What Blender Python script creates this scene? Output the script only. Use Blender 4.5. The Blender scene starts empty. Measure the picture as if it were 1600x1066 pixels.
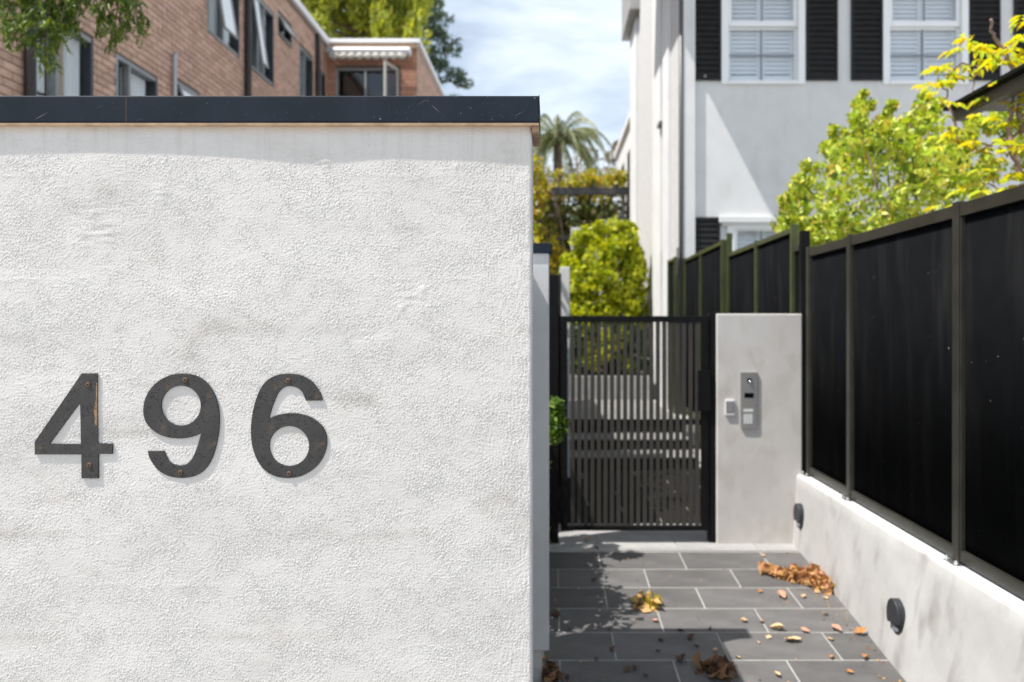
import bpy, math, random
import numpy as np
from mathutils import Vector
random.seed(7)
rng = np.random.default_rng(11)
scene = bpy.context.scene
COL = scene.collection

# ------------------------------------------------------------------ camera
ZC, FPX, PX, PY = 1.68, 1120.0, 862.0, 508.0
cam_d = bpy.data.cameras.new('camera')
cam = bpy.data.objects.new('camera', cam_d); COL.objects.link(cam)
cam.location = (0, 0, ZC); cam.rotation_euler = (math.pi/2, 0, 0)
cam_d.sensor_width = 36; cam_d.lens = FPX/1600*36
cam_d.shift_x = -(PX-800)/1600; cam_d.shift_y = -(533-PY)/1600
cam_d.clip_start = .05; cam_d.clip_end = 2000
cam_d.dof.use_dof = True; cam_d.dof.focus_distance = 1.72
cam_d.dof.aperture_fstop = 2.7; cam_d.dof.aperture_blades = 0
scene.camera = cam

# ------------------------------------------------------------------ light, sky, exposure
SX, SY = .52, .20                                   # sunlight travels (SX, SY, -1)
elev = math.atan(1/math.hypot(SX, SY)); azim = math.atan2(-SX, -SY)
world = bpy.data.worlds.new('World'); scene.world = world; world.use_nodes = True
wn, wl = world.node_tree.nodes, world.node_tree.links
bg = wn['Background']; bg.inputs[1].default_value = .108
sky = wn.new('ShaderNodeTexSky'); sky.sky_type = 'NISHITA'; sky.sun_disc = False
sky.sun_elevation = elev; sky.sun_rotation = azim % (2*math.pi)
sky.air_density = 1.0; sky.dust_density = 1.4; sky.ozone_density = 1.2
tc = wn.new('ShaderNodeTexCoord'); mp = wn.new('ShaderNodeMapping'); mp.inputs['Scale'].default_value = (1, 1, 2.6)
mp.inputs['Location'].default_value = (.36, .1, .25)
nz = wn.new('ShaderNodeTexNoise'); nz.inputs['Scale'].default_value = 2.6; nz.inputs['Detail'].default_value = 5; nz.inputs['Roughness'].default_value = .58
nz.inputs['Distortion'].default_value = .35
cr = wn.new('ShaderNodeValToRGB'); cr.color_ramp.elements[0].position = .40; cr.color_ramp.elements[1].position = .72
cr.color_ramp.elements[0].color = (.24, .24, .24, 1); cr.color_ramp.elements[1].color = (.92, .92, .92, 1)
mx = wn.new('ShaderNodeMix'); mx.data_type = 'RGBA'; mx.inputs['B'].default_value = (7.6, 8.2, 8.9, 1)
wl.new(tc.outputs['Generated'], mp.inputs[0]); wl.new(mp.outputs[0], nz.inputs[0]); wl.new(nz.outputs[0], cr.inputs[0])
sz = wn.new('ShaderNodeSeparateXYZ'); wl.new(tc.outputs['Generated'], sz.inputs[0])
hz_ = wn.new('ShaderNodeMapRange'); hz_.interpolation_type = 'SMOOTHSTEP'; hz_.inputs[1].default_value = .0; hz_.inputs[2].default_value = .36; hz_.inputs[3].default_value = .72; hz_.inputs[4].default_value = 0
wl.new(sz.outputs['Z'], hz_.inputs[0]); mxx = wn.new('ShaderNodeMath'); mxx.operation = 'MAXIMUM'; wl.new(cr.outputs[0], mxx.inputs[0]); wl.new(hz_.outputs[0], mxx.inputs[1])
wl.new(mxx.outputs[0], mx.inputs['Factor']); tn = wn.new('ShaderNodeMix'); tn.data_type = 'RGBA'; tn.blend_type = 'MULTIPLY'; tn.inputs['Factor'].default_value = 1; tn.inputs['B'].default_value = (1.0, 1.0, .93, 1)
wl.new(sky.outputs[0], tn.inputs['A']); wl.new(tn.outputs['Result'], mx.inputs['A']); wl.new(mx.outputs['Result'], bg.inputs[0])
sun_d = bpy.data.lights.new('sun', 'SUN'); sun_d.energy = 5.0; sun_d.angle = math.radians(.53); sun_d.color = (1, .962, .915)
sun = bpy.data.objects.new('sun', sun_d); COL.objects.link(sun); sun.location = (-6, -2, 12)
sun.rotation_euler = Vector((SX, SY, -1)).to_track_quat('-Z', 'Y').to_euler()
vs = scene.view_settings
vs.view_transform = 'Standard'; vs.look = 'None'; vs.gamma = 1; vs.use_curve_mapping = False; vs.exposure = .62
scene.cycles.use_denoising = True
scene.cycles.max_bounces = 8; scene.cycles.transparent_max_bounces = 12
scene.cycles.sample_clamp_indirect = 6

# ------------------------------------------------------------------ helpers
def at(px, py, d):                                   # a pixel of the photograph at distance d -> a point of the place
    return Vector(((px-PX)/FPX*d, d, ZC-(py-PY)/FPX*d))
def ramp(y): return -.326+.0607*y if y < 5.38 else 0.0
def onpath(px, py):
    y = 2247/(py-440)
    return Vector(((px-PX)/FPX*y, y, ramp(y)))

ORIG = {}
def origin(o): return ORIG.get(o.name, Vector((0, 0, 0))) if o else Vector((0, 0, 0))
def link(o, parent=None, loc=None):
    COL.objects.link(o)
    if parent is not None: o.parent = parent
    return o
def tag(o, label=None, cat=None, group=None, kind=None):
    if label: o['label'] = label
    if cat: o['category'] = cat
    if group: o['group'] = group
    if kind: o['kind'] = kind
    return o
def empty(name, loc, label, cat, group=None):
    o = bpy.data.objects.new(name, None); o.location = loc; o.empty_display_size = .1
    link(o); ORIG[o.name] = Vector(loc)
    return tag(o, label, cat, group)

class MB:
    def __init__(s): s.v, s.f = [], []
    def quad(s, a, b, c, d):
        n = len(s.v); s.v += [tuple(a), tuple(b), tuple(c), tuple(d)]; s.f.append((n, n+1, n+2, n+3)); return s
    def hexa(s, p):                                  # 8 points: bottom ring then top ring
        n = len(s.v); s.v += [tuple(q) for q in p]
        for f in ((3, 2, 1, 0), (4, 5, 6, 7), (0, 1, 5, 4), (1, 2, 6, 5), (2, 3, 7, 6), (3, 0, 4, 7)): s.f.append(tuple(n+i for i in f))
        return s
    def box(s, x0, x1, y0, y1, z0, z1):
        return s.hexa([(x0, y0, z0), (x1, y0, z0), (x1, y1, z0), (x0, y1, z0), (x0, y0, z1), (x1, y0, z1), (x1, y1, z1), (x0, y1, z1)])
    def uvw(s, m, u0, u1, v0, v1, w0, w1):           # a box in wall coordinates: u along, v up, w outwards
        return s.hexa([m(u0, v0, w0), m(u1, v0, w0), m(u1, v0, w1), m(u0, v0, w1), m(u0, v1, w0), m(u1, v1, w0), m(u1, v1, w1), m(u0, v1, w1)])
    def prism(s, poly, m, w0, w1):                   # extrude a polygon of (u, v) from w0 to w1
        n = len(s.v); k = len(poly)
        s.v += [tuple(m(u, v, w0)) for u, v in poly]+[tuple(m(u, v, w1)) for u, v in poly]
        s.f.append(tuple(range(n, n+k))[::-1]); s.f.append(tuple(range(n+k, n+2*k)))
        for i in range(k): j = (i+1) % k; s.f.append((n+i, n+j, n+k+j, n+k+i))
        return s
    def tube(s, pts, rad, sides=8, cap=True):
        pts = [Vector(p) for p in pts]; n0 = len(s.v)
        if not hasattr(rad, '__len__'): rad = [rad]*len(pts)
        for i, p in enumerate(pts):
            t = (pts[min(i+1, len(pts)-1)]-pts[max(i-1, 0)]).normalized()
            a = t.cross(Vector((0, 0, 1)) if abs(t.z) < .9 else Vector((1, 0, 0))).normalized(); b = t.cross(a)
            for k in range(sides):
                q = 2*math.pi*k/sides; s.v.append(tuple(p+(a*math.cos(q)+b*math.sin(q))*rad[i]))
        for i in range(len(pts)-1):
            for k in range(sides):
                j = (k+1) % sides; s.f.append((n0+i*sides+k, n0+i*sides+j, n0+(i+1)*sides+j, n0+(i+1)*sides+k))
        if cap:
            s.f.append(tuple(n0+k for k in range(sides))); s.f.append(tuple(n0+(len(pts)-1)*sides+k for k in range(sides))[::-1])
        return s
    def build(s, name, mat, parent=None, bevel=0, smooth=False, seg=2):
        o0 = origin(parent)
        me = bpy.data.meshes.new(name); me.from_pydata([(a-o0.x, b-o0.y, c-o0.z) for a, b, c in s.v], [], s.f)
        import bmesh
        bm = bmesh.new(); bm.from_mesh(me); bmesh.ops.recalc_face_normals(bm, faces=bm.faces); bm.to_mesh(me); bm.free()
        me.materials.append(mat)
        if smooth: me.polygons.foreach_set('use_smooth', [True]*len(me.polygons))
        o = bpy.data.objects.new(name, me); link(o, parent); ORIG[o.name] = o0
        if bevel:
            b = o.modifiers.new('bevel', 'BEVEL'); b.width = bevel; b.segments = seg; b.limit_method = 'ANGLE'; b.angle_limit = math.radians(40)
        return o

def mesh_np(name, V, F, mat, parent=None, smooth=False):
    o0 = origin(parent); V = np.asarray(V, dtype=np.float64)-np.array(o0); F = np.asarray(F, dtype=np.int32)
    me = bpy.data.meshes.new(name); k = F.shape[1]
    me.vertices.add(len(V)); me.vertices.foreach_set('co', V.astype(np.float32).ravel())
    me.loops.add(F.size); me.loops.foreach_set('vertex_index', F.ravel())
    me.polygons.add(len(F)); me.polygons.foreach_set('loop_start', np.arange(0, F.size, k, dtype=np.int32))
    me.update(calc_edges=True); me.validate()
    if smooth: me.polygons.foreach_set('use_smooth', np.ones(len(me.polygons), dtype=bool))
    me.materials.append(mat)
    o = bpy.data.objects.new(name, me); link(o, parent); ORIG[o.name] = o0
    return o

# ------------------------------------------------------------------ materials
def nodes_of(name):
    m = bpy.data.materials.new(name); m.use_nodes = True
    return m, m.node_tree.nodes, m.node_tree.links, m.node_tree.nodes['Principled BSDF']
def ramp_node(n, stops):
    r = n.new('ShaderNodeValToRGB'); e = r.color_ramp.elements
    while len(e) < len(stops): e.new(.5)
    for el, (p, c) in zip(e, stops): el.position = p; el.color = (*c, 1)
    return r
def pbr(name, c1, c2=None, scale=6, rough=.6, bump=0, bscale=40, metallic=0, spec=.5, stretch=(1, 1, 1), pos=(.35, .65), detail=6, rnd=0):
    m, n, l, p = nodes_of(name)
    p.inputs['Roughness'].default_value = rough; p.inputs['Metallic'].default_value = metallic; p.inputs['Specular IOR Level'].default_value = spec
    t = n.new('ShaderNodeTexCoord'); mp = n.new('ShaderNodeMapping'); mp.inputs['Scale'].default_value = stretch
    l.new(t.outputs['Object'], mp.inputs[0])
    if c2:
        z = n.new('ShaderNodeTexNoise'); z.inputs['Scale'].default_value = scale; z.inputs['Detail'].default_value = detail; z.inputs['Roughness'].default_value = .62
        r = ramp_node(n, [(pos[0], c1), (pos[1], c2)])
        l.new(mp.outputs[0], z.inputs[0]); l.new(z.outputs[0], r.inputs[0]); out = r.outputs[0]
    else:
        g = n.new('ShaderNodeRGB'); g.outputs[0].default_value = (*c1, 1); out = g.outputs[0]
    if rnd:
        oi = n.new('ShaderNodeObjectInfo'); ge = n.new('ShaderNodeNewGeometry'); ad = n.new('ShaderNodeMath'); ad.operation = 'ADD'
        fr = n.new('ShaderNodeMath'); fr.operation = 'FRACT'; mr = n.new('ShaderNodeMapRange'); mr.inputs[3].default_value = 1-rnd; mr.inputs[4].default_value = 1+rnd
        hs = n.new('ShaderNodeHueSaturation')
        l.new(oi.outputs['Random'], ad.inputs[0]); l.new(ge.outputs['Random Per Island'], ad.inputs[1]); l.new(ad.outputs[0], fr.inputs[0])
        l.new(fr.outputs[0], mr.inputs[0]); l.new(mr.outputs[0], hs.inputs['Value']); l.new(out, hs.inputs['Color']); out = hs.outputs[0]
    l.new(out, p.inputs['Base Color'])
    if bump:
        b = n.new('ShaderNodeBump'); b.inputs['Strength'].default_value = bump; b.inputs['Distance'].default_value = .01
        z2 = n.new('ShaderNodeTexNoise'); z2.inputs['Scale'].default_value = bscale; z2.inputs['Detail'].default_value = 5
        l.new(mp.outputs[0], z2.inputs[0]); l.new(z2.outputs[0], b.inputs['Height']); l.new(b.outputs[0], p.inputs['Normal'])
    return m
def leaf_mat(name, cols, trans=.35, rough=.45, spec=.5):
    m, n, l, p = nodes_of(name)
    g = n.new('ShaderNodeNewGeometry'); oi = n.new('ShaderNodeObjectInfo'); ad = n.new('ShaderNodeMath'); ad.operation = 'ADD'
    fr = n.new('ShaderNodeMath'); fr.operation = 'FRACT'
    l.new(g.outputs['Random Per Island'], ad.inputs[0]); l.new(oi.outputs['Random'], ad.inputs[1]); l.new(ad.outputs[0], fr.inputs[0])
    r = ramp_node(n, [(i/(len(cols)-1), c) for i, c in enumerate(cols)])
    l.new(fr.outputs[0], r.inputs[0]); l.new(r.outputs[0], p.inputs['Base Color'])
    p.inputs['Roughness'].default_value = rough; p.inputs['Specular IOR Level'].default_value = spec
    if trans:
        tr = n.new('ShaderNodeBsdfTranslucent'); mxs = n.new('ShaderNodeMixShader'); mxs.inputs[0].default_value = trans
        hs = n.new('ShaderNodeHueSaturation'); hs.inputs['Saturation'].default_value = 1.1; hs.inputs['Value'].default_value = 1.5
        l.new(r.outputs[0], hs.inputs['Color']); l.new(hs.outputs[0], tr.inputs[0])
        l.new(p.outputs[0], mxs.inputs[1]); l.new(tr.outputs[0], mxs.inputs[2]); l.new(mxs.outputs[0], n['Material Output'].inputs[0])
    return m
def glass_mat(name, tint=(.97, .985, 1.0), ior=1.5, through=.97):
    m, n, l, p = nodes_of(name); n.remove(p)
    t = n.new('ShaderNodeBsdfTransparent'); t.inputs[0].default_value = (*[c*through for c in tint], 1)
    g = n.new('ShaderNodeBsdfGlossy'); g.inputs['Roughness'].default_value = .01
    f = n.new('ShaderNodeFresnel'); f.inputs[0].default_value = ior
    gb_ = n.new('ShaderNodeNewGeometry'); iv = n.new('ShaderNodeMath'); iv.operation = 'SUBTRACT'; iv.inputs[0].default_value = 1; l.new(gb_.outputs['Backfacing'], iv.inputs[1])
    mm = n.new('ShaderNodeMath'); mm.operation = 'MULTIPLY'; l.new(f.outputs[0], mm.inputs[0]); l.new(iv.outputs[0], mm.inputs[1])
    x = n.new('ShaderNodeMixShader'); l.new(mm.outputs[0], x.inputs[0]); l.new(t.outputs[0], x.inputs[1]); l.new(g.outputs[0], x.inputs[2])
    l.new(x.outputs[0], n['Material Output'].inputs[0]); return m

def stucco_mat():
    m, n, l, p = nodes_of('white_textured_render'); p.inputs['Roughness'].default_value = .85; p.inputs['Specular IOR Level'].default_value = .25
    t = n.new('ShaderNodeTexCoord')
    mp = n.new('ShaderNodeMapping'); mp.inputs['Scale'].default_value = (1, 1, 2.2); l.new(t.outputs['Object'], mp.inputs[0])
    a = n.new('ShaderNodeTexNoise'); a.inputs['Scale'].default_value = 3.4; a.inputs['Detail'].default_value = 9; a.inputs['Roughness'].default_value = .68; a.inputs['Distortion'].default_value = .6
    l.new(mp.outputs[0], a.inputs[0])
    r = ramp_node(n, [(.26, (.46, .434, .406)), (.42, (.572, .55, .526)), (.64, (.605, .587, .566))]); l.new(a.outputs[0], r.inputs[0])
    # dusty horizontal bands where the block courses lie behind the render
    sp = n.new('ShaderNodeSeparateXYZ'); l.new(t.outputs['Object'], sp.inputs[0])
    mo = n.new('ShaderNodeMath'); mo.operation = 'PINGPONG'; mo.inputs[1].default_value = .123; l.new(sp.outputs['Z'], mo.inputs[0])
    mr = n.new('ShaderNodeMapRange'); mr.inputs[1].default_value = .0; mr.inputs[2].default_value = .02; mr.inputs[3].default_value = 1; mr.inputs[4].default_value = 0; l.new(mo.outputs[0], mr.inputs[0])
    b = n.new('ShaderNodeTexNoise'); b.inputs['Scale'].default_value = 5; b.inputs['Detail'].default_value = 6; l.new(t.outputs['Object'], b.inputs[0])
    rb = ramp_node(n, [(.48, (0, 0, 0)), (.75, (.75, .75, .75))]); l.new(b.outputs[0], rb.inputs[0])
    mu = n.new('ShaderNodeMath'); mu.operation = 'MULTIPLY'; l.new(mr.outputs[0], mu.inputs[0]); l.new(rb.outputs[0], mu.inputs[1])
    mx = n.new('ShaderNodeMix'); mx.data_type = 'RGBA'; mx.inputs['B'].default_value = (.40, .375, .34, 1)
    l.new(mu.outputs[0], mx.inputs['Factor']); l.new(r.outputs[0], mx.inputs['A'])
    # brownish run of dirt under the capping
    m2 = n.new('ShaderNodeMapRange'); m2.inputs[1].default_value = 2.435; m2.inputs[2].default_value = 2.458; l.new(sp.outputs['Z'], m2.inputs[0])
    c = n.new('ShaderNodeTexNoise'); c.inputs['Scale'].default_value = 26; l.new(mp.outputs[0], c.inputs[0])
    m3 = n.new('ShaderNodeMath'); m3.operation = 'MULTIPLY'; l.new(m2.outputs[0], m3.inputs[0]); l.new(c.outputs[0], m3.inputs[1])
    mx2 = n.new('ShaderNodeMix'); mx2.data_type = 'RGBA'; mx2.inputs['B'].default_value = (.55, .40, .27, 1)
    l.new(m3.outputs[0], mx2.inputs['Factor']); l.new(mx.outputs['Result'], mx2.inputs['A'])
    # grime: runs below the capping, scuffed patches, specks
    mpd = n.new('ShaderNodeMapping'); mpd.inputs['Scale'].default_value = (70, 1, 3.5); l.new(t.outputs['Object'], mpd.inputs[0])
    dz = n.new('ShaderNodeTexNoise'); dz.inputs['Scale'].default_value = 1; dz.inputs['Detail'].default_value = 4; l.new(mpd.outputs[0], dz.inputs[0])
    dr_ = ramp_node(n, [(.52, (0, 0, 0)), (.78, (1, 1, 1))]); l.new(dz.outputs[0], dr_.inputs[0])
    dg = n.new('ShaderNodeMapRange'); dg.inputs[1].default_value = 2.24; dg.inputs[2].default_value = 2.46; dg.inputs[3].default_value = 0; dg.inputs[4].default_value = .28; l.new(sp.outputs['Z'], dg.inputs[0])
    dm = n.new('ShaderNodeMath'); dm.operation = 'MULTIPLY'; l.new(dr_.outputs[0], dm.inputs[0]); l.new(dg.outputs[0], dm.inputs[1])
    sc_ = n.new('ShaderNodeTexNoise'); sc_.inputs['Scale'].default_value = 30; sc_.inputs['Detail'].default_value = 9; sc_.inputs['Roughness'].default_value = .8; sc_.inputs['Distortion'].default_value = 1.2; l.new(mp.outputs[0], sc_.inputs[0])
    sr = ramp_node(n, [(.56, (0, 0, 0)), (.74, (.75, .75, .75))]); l.new(sc_.outputs[0], sr.inputs[0])
    sb = n.new('ShaderNodeTexNoise'); sb.inputs['Scale'].default_value = 3.1; sb.inputs['Detail'].default_value = 2; l.new(t.outputs['Object'], sb.inputs[0])
    sbr = ramp_node(n, [(.54, (0, 0, 0)), (.68, (1, 1, 1))]); l.new(sb.outputs[0], sbr.inputs[0])
    sm_ = n.new('ShaderNodeMath'); sm_.operation = 'MULTIPLY'; l.new(sr.outputs[0], sm_.inputs[0]); l.new(sbr.outputs[0], sm_.inputs[1])
    ma = n.new('ShaderNodeMath'); ma.operation = 'MAXIMUM'; l.new(dm.outputs[0], ma.inputs[0]); l.new(sm_.outputs[0], ma.inputs[1])
    mx3 = n.new('ShaderNodeMix'); mx3.data_type = 'RGBA'; mx3.inputs['B'].default_value = (.33, .315, .30, 1)
    l.new(ma.outputs[0], mx3.inputs['Factor']); l.new(mx2.outputs['Result'], mx3.inputs['A'])
    l.new(mx3.outputs['Result'], p.inputs['Base Color'])
    bp = n.new('ShaderNodeBump'); bp.inputs['Strength'].default_value = .25; bp.inputs['Distance'].default_value = .002
    z = n.new('ShaderNodeTexNoise'); z.inputs['Scale'].default_value = 520; z.inputs['Detail'].default_value = 2; l.new(t.outputs['Object'], z.inputs[0])
    l.new(z.outputs[0], bp.inputs['Height']); l.new(bp.outputs[0], p.inputs['Normal'])
    return m

def scratched_cap():
    m, n, l, p = nodes_of('charcoal_powdercoat_scratched'); p.inputs['Roughness'].default_value = .5; p.inputs['Specular IOR Level'].default_value = .14
    t = n.new('ShaderNodeTexCoord'); out = None
    base = n.new('ShaderNodeTexNoise'); base.inputs['Scale'].default_value = 9; base.inputs['Detail'].default_value = 6; l.new(t.outputs['Object'], base.inputs[0])
    r = ramp_node(n, [(.3, (.009, .014, .021)), (.7, (.014, .020, .030))]); l.new(base.outputs[0], r.inputs[0]); out = r.outputs[0]
    for k, (rot, sc, lo, hi) in enumerate(((.75, (6, 6, 170), .75, .765), (-.5, (5, 5, 210), .745, .765), (.25, (210, 90, 14), .755, .775), (0, (330, 330, 330), .72, .75), (.9, (120, 120, 120), .72, .79))):
        mp = n.new('ShaderNodeMapping'); mp.vector_type = 'TEXTURE'; mp.inputs['Rotation'].default_value = (0, rot, 0); mp.inputs['Scale'].default_value = [1/q for q in sc]
        mp.inputs['Location'].default_value = (k*3.1, k, k*1.7)
        l.new(t.outputs['Object'], mp.inputs[0])
        z = n.new('ShaderNodeTexNoise'); z.inputs['Scale'].default_value = 1; z.inputs['Detail'].default_value = 2; l.new(mp.outputs[0], z.inputs[0])
        rr = ramp_node(n, [(lo, (0, 0, 0)), (hi, (.8, .8, .8))]); l.new(z.outputs[0], rr.inputs[0])
        x = n.new('ShaderNodeMix'); x.data_type = 'RGBA'; x.inputs['B'].default_value = (.30, .31, .33, 1)
        l.new(rr.outputs[0], x.inputs['Factor']); l.new(out, x.inputs['A']); out = x.outputs['Result']
    l.new(out, p.inputs['Base Color']); return m

def weathered_iron():
    m, n, l, p = nodes_of('weathered_grey_iron'); p.inputs['Roughness'].default_value = .62
    t = n.new('ShaderNodeTexCoord')
    a = n.new('ShaderNodeTexNoise'); a.inputs['Scale'].default_value = 16; a.inputs['Detail'].default_value = 4; l.new(t.outputs['Object'], a.inputs[0])
    r = ramp_node(n, [(.3, (.021, .020, .020)), (.7, (.040, .037, .035))]); l.new(a.outputs[0], r.inputs[0])
    b = n.new('ShaderNodeTexNoise'); b.inputs['Scale'].default_value = 105; b.inputs['Detail'].default_value = 4; b.inputs['Distortion'].default_value = 1.6; l.new(t.outputs['Object'], b.inputs[0])
    rb = ramp_node(n, [(.555, (0, 0, 0)), (.62, (.9, .9, .9))]); l.new(b.outputs[0], rb.inputs[0])
    x = n.new('ShaderNodeMix'); x.data_type = 'RGBA'; x.inputs['B'].default_value = (.007, .006, .006, 1)
    l.new(rb.outputs[0], x.inputs['Factor']); l.new(r.outputs[0], x.inputs['A'])
    c = n.new('ShaderNodeTexNoise'); c.inputs['Scale'].default_value = 34; c.inputs['Detail'].default_value = 3; l.new(t.outputs['Object'], c.inputs[0])
    rc = ramp_node(n, [(.60, (0, 0, 0)), (.78, (.30, .30, .30))]); l.new(c.outputs[0], rc.inputs[0])
    y = n.new('ShaderNodeMix'); y.data_type = 'RGBA'; y.inputs['B'].default_value = (.24, .13, .06, 1)
    l.new(rc.outputs[0], y.inputs['Factor']); l.new(x.outputs['Result'], y.inputs['A']); l.new(y.outputs['Result'], p.inputs['Base Color'])
    bp = n.new('ShaderNodeBump'); bp.inputs['Strength'].default_value = .35; bp.inputs['Distance'].default_value = .0015; bp.invert = True
    l.new(rb.outputs[0], bp.inputs['Height']); l.new(bp.outputs[0], p.inputs['Normal'])
    return m

def streaked(name, c1, c2, c3, zs=.9, s=7, bump=.15, lo=.42, hi=.72, xs=1):
    m, n, l, p = nodes_of(name); p.inputs['Roughness'].default_value = .85; p.inputs['Specular IOR Level'].default_value = .25
    t = n.new('ShaderNodeTexCoord')
    a = n.new('ShaderNodeTexNoise'); a.inputs['Scale'].default_value = 2.5; a.inputs['Detail'].default_value = 8; a.inputs['Roughness'].default_value = .65; l.new(t.outputs['Object'], a.inputs[0])
    r = ramp_node(n, [(.35, c1), (.65, c2)]); l.new(a.outputs[0], r.inputs[0])
    mp = n.new('ShaderNodeMapping'); mp.inputs['Scale'].default_value = (xs, 1, zs/s*1.2); l.new(t.outputs['Object'], mp.inputs[0])
    b = n.new('ShaderNodeTexNoise'); b.inputs['Scale'].default_value = s; b.inputs['Detail'].default_value = 6; b.inputs['Distortion'].default_value = .3; l.new(mp.outputs[0], b.inputs[0])
    rb = ramp_node(n, [(lo, (0, 0, 0)), (hi, (1, 1, 1))]); l.new(b.outputs[0], rb.inputs[0])
    x = n.new('ShaderNodeMix'); x.data_type = 'RGBA'; x.inputs['B'].default_value = (*c3, 1); l.new(rb.outputs[0], x.inputs['Factor']); l.new(r.outputs[0], x.inputs['A'])
    l.new(x.outputs['Result'], p.inputs['Base Color'])
    bp = n.new('ShaderNodeBump'); bp.inputs['Strength'].default_value = bump; bp.inputs['Distance'].default_value = .004
    z = n.new('ShaderNodeTexNoise'); z.inputs['Scale'].default_value = 60; z.inputs['Detail'].default_value = 6; l.new(t.outputs['Object'], z.inputs[0])
    l.new(z.outputs[0], bp.inputs['Height']); l.new(bp.outputs[0], p.inputs['Normal'])
    return m

M = {}
M['stucco'] = stucco_mat(); M['cap'] = scratched_cap(); M['iron'] = weathered_iron()
M['rust'] = pbr('rusty_screw', (.16, .075, .035), (.06, .035, .022), 160, .7, .2, 300)
M['timber_brown'] = pbr('weathered_brown_timber', (.36, .25, .16), (.20, .13, .08), 14, .8, .3, 80, stretch=(1, 6, 6))
M['ochre'] = pbr('ochre_underside', (.62, .44, .28), (.42, .29, .18), 24, .8)
M['rustflake'] = pbr('flaking_rust', (.42, .24, .11), (.12, .07, .04), 120, .8, .2, 200)
M['rendergrey'] = streaked('grey_cement_render', (.52, .495, .47), (.59, .565, .54), (.46, .425, .385), lo=.48, hi=.8, zs=4)
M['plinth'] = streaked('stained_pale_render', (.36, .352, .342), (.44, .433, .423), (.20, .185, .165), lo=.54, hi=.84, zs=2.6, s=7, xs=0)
M['nib'] = streaked('grey_white_render', (.52, .52, .52), (.60, .60, .60), (.42, .41, .40), lo=.6, hi=.9)
M['bwhite'] = streaked('white_rendered_wall', (.60, .60, .60), (.655, .655, .655), (.52, .515, .505), lo=.56, hi=.85, zs=1.2, s=4, bump=.1)
M['bcream'] = pbr('cream_rendered_wall', (.50, .492, .482), (.56, .553, .545), 3, .85, .2, 22, stretch=(1, 1, 5))
M['pilaster'] = pbr('smooth_white_render', (.62, .62, .615), (.68, .68, .675), 2, .8)
M['trim'] = pbr('white_window_paint', (.78, .79, .80), (.82, .83, .84), 3, .4)
M['louvrewhite'] = pbr('white_indoor_louvre', (.84, .86, .88), None, rough=.4)
M['black'] = pbr('black_powdercoat', (.0035, .0035, .004), (.007, .007, .0075), 12, .55, spec=.14)
M['shutter'] = pbr('black_shutter_paint', (.007, .007, .008), (.013, .0125, .012), 8, .45, spec=.3)
M['slat'] = pbr('dark_bronze_slat', (.042, .038, .034), (.056, .051, .045), 9, .5, spec=.25, stretch=(4, 4, .6))
M['frame'] = pbr('dark_bronze_frame', (.028, .027, .022), (.043, .041, .034), 7, .36, metallic=.3)
M['glintframe'] = pbr('painted_reflection_frame', (.055, .064, .030), (.08, .095, .038), 5, .34, metallic=.3)  # green base colour stands in for foliage reflected in the metal
M['panel'] = streaked('black_ribbed_sheet', (.0025, .003, .0035), (.0045, .005, .006), (.013, .013, .013), s=9, bump=.02, lo=.5, hi=.85); M['panel'].node_tree.nodes['Principled BSDF'].inputs['Specular IOR Level'].default_value = .07
M['steel'] = pbr('brushed_steel', (.36, .35, .34), (.42, .41, .40), 40, .42, metallic=.75, stretch=(1, 1, 30))
M['bolt'] = pbr('galvanised_bolt', (.62, .62, .62), None, rough=.25, metallic=.9)
M['greyplastic'] = pbr('grey_plastic', (.20, .22, .25), None, rough=.4)
M['lightplastic'] = pbr('pale_keypad_plastic', (.70, .70, .69), None, rough=.45)
M['screen'] = pbr('black_glass', (.004, .004, .005), None, rough=.06)
M['lampblack'] = pbr('black_lamp_metal', (.018, .020, .024), (.026, .029, .034), 20, .5)
M['tile'] = pbr('charcoal_porcelain_tile', (.086, .083, .082), (.138, .134, .131), 3.2, .50, .03, 60, spec=.3, rnd=.15, stretch=(1, 2.2, 1), pos=(.3, .7))
M['paver'] = pbr('mid_grey_paver', (.15, .147, .143), (.21, .206, .20), 6, .7, .05, 60, rnd=.08)
M['shadetile'] = pbr('shade_darkened_tile', (.012, .0115, .0115), (.021, .020, .020), 4, .9, .03, 60, spec=.06, rnd=.15)  # dark tile deepened further in colour to hold the shade behind the gate
M['grout'] = pbr('pale_grout', (.27, .26, .24), (.35, .34, .32), 12, .9)
M['slab'] = pbr('light_grey_stone', (.27, .265, .26), (.35, .342, .33), 6, .7, .05, 60, rnd=.06)
M['drain'] = pbr('pale_aluminium', (.45, .44, .43), (.55, .54, .53), 30, .4, metallic=.3)
M['riser'] = pbr('dark_riser_tile', (.012, .0115, .011), (.02, .019, .018), 6, .9, spec=.06, rnd=.1)  # dark tile, its colour deepened for the shade on the step fronts
M['ground'] = pbr('street_asphalt_and_soil', (.33, .32, .305), (.41, .40, .385), .8, .95, .3, 20)
M['soil'] = pbr('bark_mulch', (.05, .033, .022), (.10, .066, .042), 20, .95, .8, 60)
M['brick'] = pbr('pinkish_brown_brick', (.51, .318, .238), (.61, .405, .32), 11, .85, .35, 60, rnd=.16)
M['brickdark'] = pbr('red_brown_brick', (.40, .19, .12), (.48, .26, .175), 11, .85, .35, 60, rnd=.16)
M['mortar'] = pbr('brown_grey_mortar', (.11, .085, .07), (.155, .125, .105), 9, .95)
M['alframe'] = pbr('grey_aluminium_frame', (.24, .25, .26), (.30, .31, .32), 6, .45, metallic=.2)
M['navyframe'] = pbr('dark_slate_frame', (.020, .027, .036), None, rough=.4)
M['curtain'] = pbr('tan_curtain', (.42, .31, .20), (.55, .42, .29), 5, .9, stretch=(9, 9, .5))
M['sheet'] = pbr('white_blind', (.84, .84, .83), None, rough=.8)
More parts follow.
